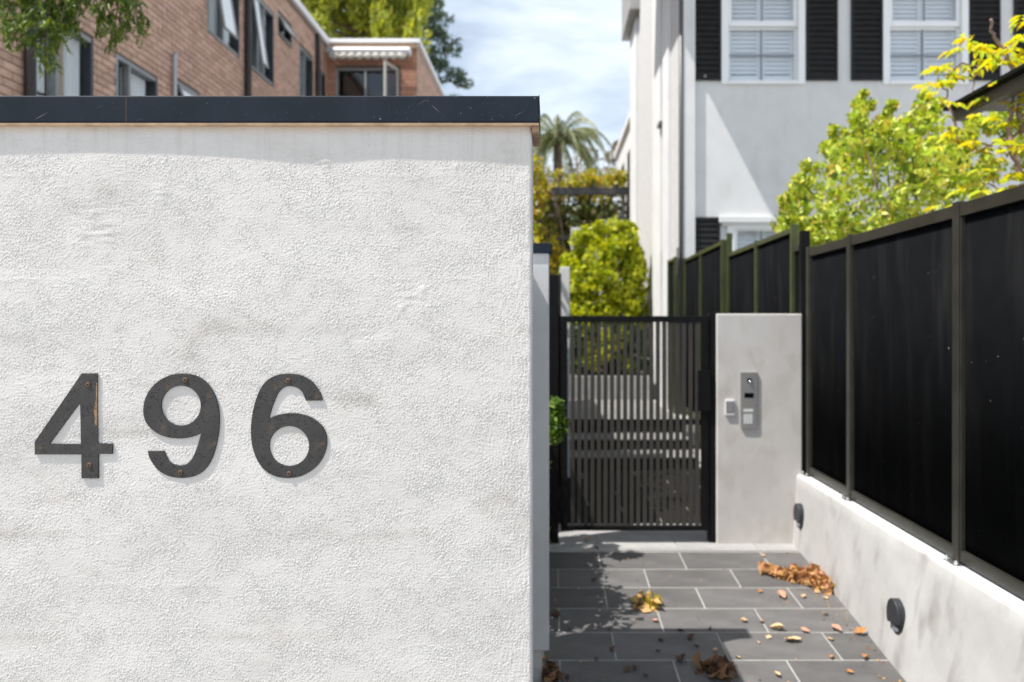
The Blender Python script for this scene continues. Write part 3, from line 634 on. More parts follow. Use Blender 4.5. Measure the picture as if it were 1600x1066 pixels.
MB().box(XF+.02, XF+.03, 5.662, 5.81, .45, 2.27).build('stub_sheet', M['panel'], f1)
pn = M['panel'].node_tree; pnn, pll = pn.nodes, pn.links; pb = pnn['Principled BSDF']; src = pb.inputs['Base Color'].links[0].from_socket
ptc = pnn.new('ShaderNodeTexCoord'); pz = pnn.new('ShaderNodeTexNoise'); pz.inputs['Scale'].default_value = 46; pz.inputs['Detail'].default_value = 3; pll.new(ptc.outputs['Object'], pz.inputs[0])
prr = ramp_node(pnn, [(.745, (0, 0, 0)), (.79, (.8, .8, .8))]); pll.new(pz.outputs[0], prr.inputs[0])
pmx = pnn.new('ShaderNodeMix'); pmx.data_type = 'RGBA'; pmx.inputs['B'].default_value = (.22, .20, .17, 1); pll.new(prr.outputs[0], pmx.inputs['Factor']); pll.new(src, pmx.inputs['A']); pll.new(pmx.outputs['Result'], pb.inputs['Base Color'])
# step lights
for k, (px, py, lab) in enumerate(((1251.5, 806, 'round black eyelid step light on the low wall close to the grey pillar'), (1404.5, 963, 'round black eyelid step light on the low wall halfway along the path'))):
    xw = 1.84; R = .092
    for _ in range(6):
        d = xw*FPX/(px-PX); z = ZC-(py-PY)/FPX*d; xw = pbx(d)+(1.878-pbx(d))*((z+.15)/.676)
    rt = empty('step_light', (xw, d, z), lab, 'wall light', 'step lights on the low wall')
    lm = lambda u, v, w, d=d, z=z, xw=xw: (xw+.004-w, d+u, z+v)
    MB().prism(ell(0, 0, R*.74, R, 36), lm, 0, .022).build('back_plate', M['lampblack'], rt, .002)
    half = [(R*.74*math.cos(t), R*math.sin(t)) for t in np.linspace(-.55, math.pi+.25, 24)]
    MB().prism(half, lm, .0222, .040).build('hood', M['lampblack'], rt, .004)
    MB().prism(ell(0, -.06, .035, .016, 20), lm, .0222, .026).build('diffuser', M['greyplastic'], rt)

# ================================================================== BRICK APARTMENT BUILDING
bb = empty('apartment_building', (-5.4, 12, 0), 'two storey brown brick apartment building behind the number wall', 'building')
XB, YB = -5.4, 17.2
fm = lambda u, v, w: (XB+w, u, v)                     # long face, looking along the path side
wm = lambda u, v, w: (u, YB-w, v)                     # wing, facing the street
WX1 = (651-PX)/FPX*YB
ZR = 8.36
# (u0,u1,z0,z1)
LW = {'lower': [(7.42, 8.43, 3.2, 5.03), (8.86, 9.80, 3.2, 5.04), (10.26, 10.96, 3.6, 5.2)],
      'upper': [(11.22, 12.37, 6.28, 7.85), (12.81, 13.9, 6.30, 7.70), (14.1, 14.86, 7.44, 7.83), (15.3, 16.17, 6.0, 7.66), (16.57, 17.05, 6.0, 7.64)]}
holes_f = LW['lower']+LW['upper']
wx = lambda px: (px-PX)/FPX*YB
holes_w = [(wx(525), wx(626), 5.9, 7.84)]
def clip_rects(u0, u1, v0, v1, holes):
    """parts of the brick left outside the window openings"""
    segs = [(u0, u1)]
    for a, b, c, d in holes:
        if v0 < d and v1 > c:
            ns = []
            for s, e in segs:
                if e <= a or s >= b: ns.append((s, e)); continue
                if s < a: ns.append((s, a))
                if e > b: ns.append((b, e))
            segs = ns
    return segs
def brickwork(m, ua, ub, za, zb, holes, mat, near=0, near_z=None):
    mb = MB(); cnt = 0; BM = {}
    r = 0; z = za
    while z < zb-.02:
        u = ua-(.12 if r % 2 else 0)
        while u < ub:
            a, b = max(u, ua)+.006, min(u+.24, ub)-.006
            if b-a > .02:
                for s, e in clip_rects(a, b, z, z+.074, holes):
                    if e-s < .015: continue
                    pr = .011+random.uniform(-.002, .002)
                    if near and near_z(e, z) and cnt < 300 and b-a > .02:
                        key = round(e-s, 2)
                        if key not in BM:
                            q = MB().uvw(lambda U, Vv, W: Vector(m(U, Vv, W))-Vector(m(0, 0, 0)), 0, e-s, 0, .074, -.02, .009)
                            me = bpy.data.meshes.new('brick'); me.from_pydata(q.v, [], q.f); me.materials.append(mat); BM[key] = me
                        o = bpy.data.objects.new('brick', BM[key]); link(o, bb)
                        o.location = Vector(m(s, z, pr-.009))-origin(bb); cnt += 1
                    else: mb.uvw(m, s, e, z, z+.074, -.02, pr)
            u += .24
        z += .086; r += 1
    o = mb.build('brickwork', mat, bb); o['kind'] = 'stuff'; return cnt
def wall_holes(m, u0, u1, v0, v1, holes, w0, w1, name, mat, parent):
    us = sorted({u0, u1, *[x for h_ in holes for x in h_[:2] if u0 < x < u1]}); vs_ = sorted({v0, v1, *[x for h_ in holes for x in h_[2:] if v0 < x < v1]})
    mb = MB()
    for i in range(len(us)-1):
        for j in range(len(vs_)-1):
            cu, cvv = (us[i]+us[i+1])/2, (vs_[j]+vs_[j+1])/2
            if any(a < cu < b and c < cvv < d for a, b, c, d in holes): continue
            mb.uvw(m, us[i], us[i+1], vs_[j], vs_[j+1], w0, w1)
    return mb.build(name, mat, parent)
wall_holes(fm, 6.2, YB-.002, -.1, ZR, holes_f, -.22, -.001, 'wall', M['mortar'], bb)
wall_holes(wm, XB-.2, WX1, -.1, ZR, holes_w, -.22, -.001, 'wall', M['mortar'], bb)
vis = lambda e, z: e < 9.6 and z > ZC+.30*e-.1 and z < ZC+.46*e
nb_ = brickwork(fm, 6.2, YB-.012, 2.408, ZR-.02, holes_f, M['brick'], 1, vis)
brickwork(wm, XB+.012, WX1, 2.408, ZR-.02, holes_w, M['brickdark'])
# receding end of the wing, roof, shell
em = lambda u, v, w: (WX1+w, u, v)
eh = [(18.55, 19.3, 5.6, 7.2)]
wall_holes(em, YB+.0, 22.5, -.1, ZR, eh, -.22, -.003, 'wall', M['mortar'], bb)
brickwork(em, YB+.0, 22.5, 2.408, ZR-.02, eh, M['brick'])
MB().box(XB-5, XB-4.8, 6.2, 22.4, -.1, ZR).build('wall', M['interior'], bb)
MB().box(XB-4.8, XB-.23, 6.2, 6.4, -.1, ZR).build('wall', M['interior'], bb)
MB().box(XB-4.8, WX1-.23, 22.2, 22.5, -.1, ZR).build('wall', M['interior'], bb)
MB().box(XB-4.79, XB-.225, 6.41, 22.19, 5.3, 5.5).build('floor_slab', M['interior'], bb)
rf = MB().box(XB-5.1, XB-.02, 6.1, 22.6, ZR+.002, ZR+.10); rf.box(XB-.02, WX1, YB+.02, 22.6, ZR+.002, ZR+.10); rf.build('roof', M['roof'], bb)
MB().box(XB-.02, XB+.10, 6.1, YB-.13, ZR+.004, ZR+.15).build('fascia', M['fascia'], bb, .004)
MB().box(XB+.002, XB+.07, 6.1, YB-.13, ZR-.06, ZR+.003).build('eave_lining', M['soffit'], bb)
MB().box(XB+.102, WX1+.10, YB-.12, YB-.0, ZR+.055, ZR+.15).build('fascia', M['fascia'], bb, .004)
MB().box(XB+.102, WX1+.02, YB-.11, YB-.01, ZR-.08, ZR+.053).build('eave_lining', M['timber_brown'], bb)
MB().box(WX1-.02, WX1+.10, YB+.002, 22.6, ZR+.02, ZR+.15).build('fascia', M['fascia'], bb, .004)
def bwin(m, u0, u1, z0, z1, mull, big=True, jamb='navyframe', curtain=None, open_leaf=None, glass='glass'):
    f = MB(); t = .05
    f.uvw(m, u0, u0+t, z0, z1, -.10, .012).uvw(m, u0+t, u1-t, z1-t, z1, -.10, .012).uvw(m, u0+t, u1-t, z0, z0+t, -.10, .014)
    for x in mull: f.uvw(m, x-.022, x+.022, z0+t, z1-t, -.09, .004)
    w = f.build('window', M['alframe'], bb)
    MB().uvw(m, u1-t, u1, z0, z1, -.10, .012).build('jamb', M[jamb], w)
    xs_ = [u0+t]+list(mull)+[u1-t]
    for a, b in zip(xs_[:-1], xs_[1:]): MB().uvw(m, a+.024, b-.024, z0+t+.001, z1-t-.001, -.064, -.058).build('pane', M[glass], w)
    if curtain:
        for a, b, za, zb, mt in curtain:
            n = 40; uu = np.linspace(a, b, n); V = []
            for zz in (za, zb): V += [m(x, zz, -.13+.02*math.sin(i*1.1+zz)) for i, x in enumerate(uu)]
            q = np.arange(n-1); mesh_np('curtain', V, np.stack([q, q+1, q+1+n, q+n], 1), M[mt], w, True)
    if open_leaf:                                     # awning sash pushed out at the bottom
        for a, b, tilt_, zl in open_leaf:
            leaf = MB(); mt = lambda u, v, ww, zl=zl, tl=tilt_: m(u, zl-(zl-v)*math.cos(tl), (zl-v)*math.sin(tl)+ww+.016)
            leaf.uvw(mt, a, a+.04, z0+.06, zl, 0, .03).uvw(mt, b-.04, b, z0+.06, zl, 0, .03).uvw(mt, a+.04, b-.04, z0+.06, z0+.1, 0, .03).uvw(mt, a+.04, b-.04, zl-.04, zl, 0, .03)
            leaf.build('sash', M['alframe'], w); MB().uvw(mt, a+.041, b-.041, z0+.101, zl-.041, .012, .018).build('pane', M['skypane'], w)
    return w
L = LW['lower']; U = LW['upper']
u0, u1, z0, z1 = L[0]; bwin(fm, u0, u1, z0, z1, [7.82], curtain=[(7.48, 7.8, 4.2, 5.0, 'sheet'), (7.86, 8.1, 4.0, 5.0, 'curtain'), (7.45, 8.40, 3.2, 4.16, 'sheet'), (8.12, 8.38, 4.17, 5.0, 'sheet')])
u0, u1, z0, z1 = L[1]; bwin(fm, u0, u1, z0, z1, [9.17], curtain=[(9.22, 9.74, 3.3, 5.0, 'sheet')])
u0, u1, z0, z1 = L[2]; bwin(fm, u0, u1, z0, z1, [], open_leaf=[(10.3, 10.9, .35, 5.14)])
u0, u1, z0, z1 = U[0]; bwin(fm, u0, u1, z0, z1, [11.78], open_leaf=[(11.28, 11.76, .16, 7.7)], glass='glassbright', curtain=[(11.3, 12.3, 6.3, 7.8, 'sheet')])
u0, u1, z0, z1 = U[1]; bwin(fm, u0, u1, z0, z1, [13.15, 13.45], open_leaf=[(12.86, 13.13, .14, 7.62)], glass='glassbright', curtain=[(12.9, 13.8, 6.3, 7.6, 'sheet')])
u0, u1, z0, z1 = U[2]; bwin(fm, u0, u1, z0, z1, [], open_leaf=[(14.16, 14.8, .45, 7.78)])
u0, u1, z0, z1 = U[3]; bwin(fm, u0, u1, z0, z1, [15.7], glass='glassbright', curtain=[(15.35, 16.1, 6, 7.6, 'sheet')])
u0, u1, z0, z1 = U[4]; bwin(fm, u0, u1, z0, z1, [16.8], glass='glassbright')
u0, u1, z0, z1 = holes_w[0]; bwin(wm, u0, u1, z0, z1, [wx(571), wx(601)], glass='glassbright')
u0, u1, z0, z1 = eh[0]; bwin(em, u0, u1, z0, z1, [])
# open casement on the wing
cs = MB(); cx = wx(621); ang = math.radians(70)
cmap = lambda u, v, w: (cx-u*math.cos(ang)+w*math.sin(ang), YB-.02-u*math.sin(ang)-w*math.cos(ang), v)
cs.uvw(cmap, 0, .05, 5.95, 7.82, 0, .04).uvw(cmap, .52, .58, 5.95, 7.82, 0, .04).uvw(cmap, .05, .52, 7.75, 7.82, 0, .04).uvw(cmap, .05, .52, 5.95, 6.02, 0, .04)
cs = cs.build('casement', M['valance'], bb); MB().uvw(cmap, .051, .519, 6.021, 7.749, .015, .022).build('pane', M['glass'], cs)
# downpipes, vent pipe
for u, r_ in ((12.58, .055), (16.35, .05)):
    MB().tube([fm(u, 0, .075), fm(u, ZR-.25, .075), fm(u, ZR-.05, .06)], r_, 10).build('downpipe', M['pipe'], bb, smooth=True)
MB().tube([fm(7.33, 0, .07), fm(7.33, ZR-.1, .07)], .055, 10).build('downpipe', M['pipe'], bb, smooth=True)
MB().tube([fm(10.16, 0, .06), fm(10.16, 5.47, .06), fm(10.16, 5.53, .06)], [.03, .03, .036], 10).build('vent_pipe', M['greypipe'], bb, smooth=True)
# awning on the wing
aw = empty('window_awning', ((XB+WX1)/2, 16.9, 8.05), 'rolled white awning with scalloped valance above the wing window', 'awning')
ax0, ax1 = XB+.17, WX1-.09
pr = [(.05, 8.06), (.05, 8.20), (.12, 8.225), (.26, 8.20), (.33, 8.13), (.30, 8.06)]
MB().prism([(p[0], p[1]) for p in pr], lambda u, v, w: (w, YB-u-.12, v), ax0+.12, ax1).build('cassette', M['fascia'], aw, .01)
MB().box(ax0-.06, ax0+.115, YB-.40, YB-.14, 8.07, 8.20).build('motor_end', M['greypipe'], aw, .01)
n = 131; xx = np.linspace(ax0+.02, ax1-.08, n); zb_ = 7.945-.05*np.abs(np.sin(np.linspace(0, math.pi*9, n))); yyv = YB-.43+.006*np.sin(np.linspace(0, 60, n))
V = np.concatenate([np.stack([xx, yyv, zb_], 1), np.stack([xx, yyv, np.full(n, 8.062)], 1)]); q = np.arange(n-1)
va = mesh_np('valance', V, np.stack([q, q+1, q+1+n, q+n], 1), M['valance'], aw); sm = va.modifiers.new('solid', 'SOLIDIFY'); sm.thickness = .004

# ================================================================== WHITE RENDERED HOUSE
wh = empty('rendered_house', (1.9, 10.4, 0), 'white rendered two storey house with black louvred shutters behind the fence', 'house')
YH, XH = 10.4, 1.84
hm = lambda u, v, w: (u, YH-w, v)
hx = lambda px: (px-PX)/FPX*YH
hz = lambda py: ZC-(py-PY)/FPX*YH
HTOP = 7.6
wins = [(hx(1131), hx(1253), hz(129), 7.0), (hx(1383), hx(1508), hz(129), 7.0), (hx(1635), hx(1760), hz(129), 7.0)]
winl = [(hx(1140), hx(1242), 1.3, hz(351)), (hx(1390), hx(1492), 1.3, hz(351))]
wall_holes(hm, XH+.003, 9.5, -.1, HTOP, wins+winl, -.24, 0, 'wall', M['bwhite'], wh)
lm_ = lambda u, v, w: (XH-w, u, v)                    # side wall, facing the path
sl = [(11.62, 11.80, 5.05, 6.1), (11.62, 11.80, 6.5, 7.2), (11.62, 11.80, 2.2, 2.9)]
wall_holes(lm_, YH+.002, 16.4, -.1, HTOP+1.2, sl, -.24, 0, 'wall', M['bcream'], wh)
MB().box(XH-.05, XH-.001, 11.05, 11.6, -.1, HTOP+1.19).build('pilaster', M['pilaster'], wh, .004)
MB().box(XH-.05, XH-.001, 11.82, 12.75, -.1, HTOP+1.19).build('pilaster', M['pilaster'], wh, .004)
MB().box(XH-.05, XH-.001, 15.3, 16.39, -.1, HTOP+1.19).build('pilaster', M['pilaster'], wh, .004)
for a, b, c, d in sl:
    MB().box(XH+.12, XH+.16, a, b, c, d).build('window', M['greyplastic'], wh)
MB().box(XH-.10, XH-.03, 11.58, 11.84, 4.92, 4.98).build('hood_bracket', M['downpipe'], wh)
MB().box(hx(1066.5), hx(1085), YH-.067, YH-.001, -.1, HTOP).build('corner_pilaster', M['bwhite'], wh, .004)
MB().box(XH+.25, 9.4, 16.0, 16.3, -.1, HTOP).build('wall', M['interior'], wh); MB().box(9.3, 9.5, YH+.25, 16.0, -.1, HTOP).build('wall', M['interior'], wh)
MB().box(XH+.245, 9.29, YH+.245, 15.99, 3.7, 3.9).build('floor_slab', M['interior'], wh)
rfm = MB().box(XH-.90, XH, YH-1.02, 12.2, HTOP+.001, HTOP+.14).box(XH+.001, 9.9, YH-1.02, 16.5, HTOP+.001, HTOP+.14); rfm.build('roof', M['fascia'], wh)  # overhang past the corner is unseen, added to cast the facade's shadow triangle
MB().box(XH-.22, XH-.001, 14.9, 16.6, 8.25, 9.6).build('eave_box', M['slab'], wh, .01)
MB().box(XH+.245, 9.6, YH+.01, 16.45, HTOP+.142, HTOP+1.3).build('parapet', M['bwhite'], wh)
dp = MB().tube([(hx(1063.2), YH-.055, .2), (hx(1063.2), YH-.055, HTOP-.02)], .033, 12); dp.build('downpipe', M['downpipe'], wh, smooth=True)
MB().box(hx(1056.5), hx(1058), YH-.09, YH-.03, 2.4, 2.8).build('pipe_clip', M['downpipe'], wh)
def sash_window(a, b, z0, z1, low=False):
    t = .06
    f = MB(); f.uvw(hm, a-.04, a+t, z0-.03, z1, -.10, .028).uvw(hm, b-t, b+.04, z0-.03, z1, -.10, .028)
    f.uvw(hm, a+t, b-t, z0-.03, z0+.02, -.10, .040).uvw(hm, a+t, b-t, z1-.06, z1, -.10, .028)
    w = f.build('window', M['trim'], wh, .004)
    mid = z0+.82; c = (a+b)/2
    for nm, za, zb, wo, inn in (('lower_sash', z0+.02, mid, -.06, .03), ('upper_sash', mid+.002, z1-.06, -.02, .055)):
        s = MB(); x0, x1 = a+t+.001, b-t-.001
        s.uvw(hm, x0, x0+inn, za, zb, wo-.035, wo).uvw(hm, x1-inn, x1, za, zb, wo-.035, wo)
        s.uvw(hm, x0+inn, x1-inn, za, za+(.075 if nm == 'upper_sash' else .03), wo-.035, wo+.012).uvw(hm, x0+inn, x1-inn, zb-.03, zb, wo-.035, wo)
        s.build('sash', M['trim'], w)
        zz = za+.03
        nrow = max(1, round((zb-za)/.37)); hh = (zb-za-.06)/nrow
        gbm = MB().uvw(hm, c-.008, c+.008, za+.031, zb-.031, wo-.03, wo-.004)
        for k in range(1, nrow): gbm.uvw(hm, x0+inn, c-.009, za+.03+k*hh-.008, za+.03+k*hh+.008, wo-.03, wo-.004).uvw(hm, c+.009, x1-inn, za+.03+k*hh-.008, za+.03+k*hh+.008, wo-.03, wo-.004)
        gbm.build('glazing_bar', M['greyplastic'], w)
        for k in range(nrow):
            for l0, l1 in ((x0+inn, c-.009), (c+.009, x1-inn)):
                MB().uvw(hm, l0+.001, l1-.001, za+.031+k*hh+.008, za+.03+(k+1)*hh-.009, wo-.022, wo-.017).build('pane', M['glass'], w)
    ins = MB(); c2 = c
    for l0, l1 in ((a+t+.02, c2-.004), (c2+.004, b-t-.02)):
        ins.uvw(hm, l0, l0+.05, z0+.02, z1-.06, -.15, -.112).uvw(hm, l1-.05, l1, z0+.02, z1-.06, -.15, -.112)
        ins.uvw(hm, l0+.05, l1-.05, z0+.02, z0+.14, -.15, -.112)
    sh_ = ins.build('indoor_shutter', M['louvrewhite'], w)
    lv = MB()
    for l0, l1 in ((a+t+.07, c2-.054), (c2+.054, b-t-.07)):
        z = z0+.16
        while z < z1-.1:
            lv.hexa([hm(l0, z, -.128), hm(l1, z, -.128), hm(l1, z+.06, -.150), hm(l0, z+.06, -.150), hm(l0, z+.004, -.120), hm(l1, z+.004, -.120), hm(l1, z+.064, -.142), hm(l0, z+.064, -.142)]); z += .064
    o = lv.build('louvre', M['louvrewhite'], w)
    MB().uvw(hm, a+.03, b-.03, z0, z1, -.29, -.28).build('room_blind', M['interior'], w)
for a, b, z0, z1 in wins: sash_window(a, b, z0, z1)
for a, b, z0, z1 in winl: sash_window(a, b, z0, z1)
for a, b, z0, z1 in winl:
    MB().uvw(hm, a-.16, b+.16, z1+.02, z1+.11, 0, .075).uvw(hm, a-.12, b+.12, z1-.02, z1+.0195, 0, .05).build('lintel_moulding', M['pilaster'], wh, .006)
def shutter(a, b, z0, z1):
    f = MB(); t = .035
    f.uvw(hm, a, a+t, z0, z1, .002, .036).uvw(hm, b-t, b, z0, z1, .002, .036).uvw(hm, a+t, b-t, z0, z0+.05, .002, .036).uvw(hm, a+t, b-t, z1-.05, z1, .002, .036)
    f.uvw(hm, a+t, b-t, z0+.051, z1-.051, .002, .006)
    s = f.build('shutter', M['shutter'], wh, .003)
    z = z0+.06; me = None
    while z < z1-.1:
        q = MB().hexa([hm(a+t+.001, z, .030), hm(b-t-.001, z, .030), hm(b-t-.001, z+.055, .010), hm(a+t+.001, z+.055, .010), hm(a+t+.001, z+.009, .034), hm(b-t-.001, z+.009, .034), hm(b-t-.001, z+.064, .013), hm(a+t+.001, z+.064, .013)])
        q.build('slat', M['shutter'], s); z += .083
for a, b in ((1077, 1126), (1259, 1308), (1329, 1378), (1512.5, 1561.5), (1583, 1631)): shutter(hx(a), hx(b), hz(126.5), 7.0)
for a, b in ((1071, 1124.5), (1256, 1308)): shutter(hx(a), hx(b), 1.4, hz(340))
for px in (1101,):
    MB().tube([hm(hx(px), hz(120.5), .036), hm(hx(px), hz(120.5), .05)], [.02, .016], 10).build('shutter_dog', M['slab'], wh)
# lower rear part
an = empty('rendered_annex', (1.92, 18.5, 0), 'lower white rendered annex seen past the white house', 'house')
am = lambda u, v, w: (1.88-w, u, v)
ah = [(17.2, 17.7, 4.2, 5.9), (18.6, 19.3, 4.2, 5.9)]
wall_holes(am, 16.46, 20.7, -.1, 6.5, ah, -.25, 0, 'wall', M['bwhite'], an)
for a, b, c, d in ah:
    w = MB().uvw(am, a, a+.05, c, d, -.12, .01).uvw(am, b-.05, b, c, d, -.12, .01).uvw(am, a+.05, b-.05, d-.05, d, -.12, .01).build('window', M['navyframe'], an)
    MB().uvw(am, a+.05, b-.05, c, d-.05, -.10, -.09).build('pane', M['screen'], w)
MB().box(1.80, 4.5, 16.47, 20.8, 6.501, 6.62).build('roof', M['fascia'], an)
MB().box(2.14, 4.4, 20.4, 20.69, -.1, 6.49).build('wall', M['bwhite'], an)

# ================================================================== BEYOND THE GATE
gw = MB().box(.42, 1.836, 15.4, 15.6, .3, 3.78).build('garden_wall', M['bwhite']); tag(gw, 'white garden wall showing just above the clipped lime hedge', 'wall')
wp = MB().box(.09, .20, 7.9, 8.2, 0, 2.32).build('white_pier', M['pilaster'], None, .006); tag(wp, 'slim white rendered pier behind the hinge side of the gate', 'pier')
bf = empty('boundary_fence', (-.08, 8, 0), 'dark boundary fence on the hinge side beyond the gate', 'fence')
MB().box(-.10, -.06, 5.75, 12, 0, 1.9).build('panel', M['panel'], bf)
MB().box(-.05, .098, 7.5, 7.53, 0, 2.20).build('end_panel', M['black'], bf)
fr = MB().box(-.055, .10, 7.47, 7.5, 1.80, 1.83).box(-.055, -.03, 7.47, 7.5, 1.83, 2.22).box(.075, .10, 7.47, 7.5, 1.83, 2.22).build('end_frame', M['frame'], bf)
pt = MB().box(.2, 1.72, 12.3, 12.42, .40, .80).build('planter_wall', M['slab'], None, .006); tag(pt, 'low pale stone planter wall in front of the lime hedge', 'planter')
ps = MB().box(.2, 1.72, 12.43, 15.3, .402, .78).build('planting_bed', M['soil']); ps['kind'] = 'structure'
bh_ = empty('shading_hedge', (-.6, 7, 0), 'mostly unseen autumn hedge put in to shade the steps beyond the gate', 'hedge')  # added mostly out of sight behind the nib wall to shade the steps
mb = MB()
for i in range(8): limb(mb, (-.55+rng.uniform(-.2, .2), 6.1+.3*i, -.05), (-.6+rng.uniform(-.3, .3), 6.1+.3*i, rng.uniform(2, 2.8)), .03, .01)
mb.build('stem', M['bark'], bh_, smooth=True)
C = [(rng.uniform(-1.1, -.26), rng.uniform(5.95, 8.3), rng.uniform(.3, 2.85)) for i in range(190)]; P, D = clumps(C, [rng.uniform(.12, .24) for _ in C], 46); P = P[P[:, 0] < -.07]
leaf_mesh('foliage', P, M['l_vine'], bh_, .085, .6, D[:len(P)])
# clipped hedge
hd = empty('clipped_bush', (.98, 13.2, .78), 'tall clipped lime green bush beyond the slatted gate', 'bush')
mb = MB()
for i in range(7):
    b0 = (rng.uniform(.75, 1.25), rng.uniform(13.0, 13.4), .7); limb(mb, b0, (b0[0]+rng.uniform(-.4, .4), b0[1]+rng.uniform(-.3, .3), rng.uniform(2.4, 3.3)), .03, .008, .05)
mb.build('stem', M['bark'], hd, smooth=True)
C, R = [], []
for i in range(260):
    th = rng.uniform(0, 2*math.pi); z = rng.uniform(.95, 3.30); rr = .68*(1-.42*max(0, z-2.55)**1.5)*(.75+.3*rng.random())
    C.append((.985+rr*math.cos(th)*1.0, 13.2+rr*math.sin(th)*.95, z)); R.append(rng.uniform(.10, .20))
for i in range(26): C.append((.985+rng.uniform(-.5, .5), 13.2+rng.uniform(-.5, .3), rng.uniform(3.2, 3.48))); R.append(rng.uniform(.07, .15))
for px, py in ((935, 352), (975, 355), (915, 372)):
    p = at(px, py, 12.9); C.append(tuple(p)); R.append(.07)
P, D = clumps(C, R, 82); leaf_mesh('foliage', P, M['l_hedge'], hd, .095, .58, D*.8+np.array([0, -.1, .5]))
dh = empty('shade_shrub', (.95, 12.75, .78), 'added low dark green foliage for the shaded foot of the lime bush', 'shrub')  # added dark foliage painting the shade on the bush's lower half
mb = MB()
for i in range(6): limb(mb, (.4+.2*i, 12.8, .7), (.4+.2*i+rng.uniform(-.1, .1), 12.75, 1.4), .014, .006)
mb.build('stem', M['bark'], dh, smooth=True)
C = [(rng.uniform(.28, 1.62), rng.uniform(12.55, 12.95), rng.uniform(.9, 1.62)) for i in range(90)]; P, D = clumps(C, [rng.uniform(.10, .17) for _ in C], 46)
leaf_mesh('foliage', P, M['l_dark'], dh, .075, .5, D)
# left-hand climber wall + pergola
cl = empty('climbing_vine', (-.1, 16.6, 0), 'yellow and orange autumn creeper rising beside the pergola', 'vine')
mb = MB()
for i in range(5): limb(mb, (-.35+.1*i, 16.4+.2*i, 0), (-.25+.1*i, 16.4+.2*i, 5.2), .03, .01, .06)
mb.build('stem', M['bark'], cl, smooth=True)
C = [(rng.uniform(-.8, .20 if z_ < 3.9 else -.22), rng.uniform(16.2, 17.4), z_) for z_ in rng.uniform(1.0, 5.55, 150)]; P, D = clumps(C, [rng.uniform(.14, .30) for _ in C], 46)
leaf_mesh('foliage', P, M['l_vine'], cl, .10, .6, D)
pg = empty('pergola', (.8, 17.2, .4), 'dark steel pergola carrying a vine across the garden', 'pergola')
MB().box(-.34, 1.80, 17.0, 17.1, 4.775, 4.945).build('beam', M['pergola'], pg, .003); MB().box(-.34, 1.80, 19.9, 20.0, 4.775, 4.945).build('beam', M['pergola'], pg, .003)
for x in (-.30, 1.70): MB().box(x-.04, x+.04, 17.005, 17.085, .0, 4.774).build('post', M['pergola'], pg, .003)
for x in (-.1, .45, 1.0, 1.55): MB().box(x-.03, x+.03, 16.95, 20.1, 4.946, 5.03).build('rafter', M['pergola'], pg)
MB().box(-.25, 1.66, 17.02, 17.08, 3.70, 3.82).build('lower_rail', M['pergola'], pg, .003)
vn = empty('pergola_vine', (.8, 18.4, 4.9), 'shaded autumn vine hanging under the dark pergola beam', 'vine')
C = [(rng.uniform(-.4, 1.75), rng.uniform(17.3, 19.9), rng.uniform(2.6, 4.8)) for i in range(190)]+[(rng.uniform(-.5, 1.85), rng.uniform(19.6, 20.6), rng.uniform(1.2, 4.9)) for i in range(150)]; P, D = clumps(C, [rng.uniform(.18, .34) for _ in C], 42)
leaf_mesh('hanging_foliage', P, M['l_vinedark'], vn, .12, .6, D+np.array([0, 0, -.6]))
C = [(rng.uniform(-.4, 1.75), rng.uniform(17.0, 19.9), rng.uniform(5.02, 5.35)) for i in range(80)]; P, D = clumps(C, [rng.uniform(.10, .24) for _ in C], 30)
leaf_mesh('top_foliage', P, M['l_vine'], vn, .12, .6, D+np.array([0, 0, .5]))
mb = MB()
for i in range(8): limb(mb, (rng.uniform(-.3, 1.6), 17.2, 5.0), (rng.uniform(-.3, 1.6), 19.8, 5.05), .018, .01, .05)
mb.build('stem', M['twig'], vn, smooth=True)
# shrub between nib wall and gate
lf = empty('glossy_shrub', (-.5, 4.9, 0), 'glossy green shrub poking out between nib wall and gate post', 'shrub')
mb = MB()
for i in range(6): limb(mb, (-.5+rng.uniform(-.2, .2), 4.9+rng.uniform(-.2, .2), -.03), (rng.uniform(-1.1, -.1), rng.uniform(4.3, 5.3), rng.uniform(.7, 1.2)), .02, .006)
limb(mb, (-.4, 4.9, .4), (.03, 5.1, .98), .012, .004)
mb.build('stem', M['bark'], lf, smooth=True)
C = [(rng.uniform(-1.3, -.16), rng.uniform(4.0, 5.4), rng.uniform(.3, 1.08)) for i in range(150)]+[(rng.uniform(-.9, -.2), rng.uniform(4.0, 5.4), rng.uniform(1.1, 1.75)) for i in range(16)]
R = [rng.uniform(.12, .2) for _ in C[:150]]+[rng.uniform(.06, .12) for _ in range(16)]
for px, py, r_ in ((866, 632, .035), (868, 655, .05), (872, 668, .055), (864, 680, .05), (877, 660, .03), (866, 643, .04)): C.append(tuple(at(px, py, 5.05))); R.append(r_)
P, D = clumps(C, R, 60); P = P[P[:, 0] < .14]; leaf_mesh('foliage', P, M['l_left'], lf, .088, .5, np.array([[.4, -.2, .1]]), .8)

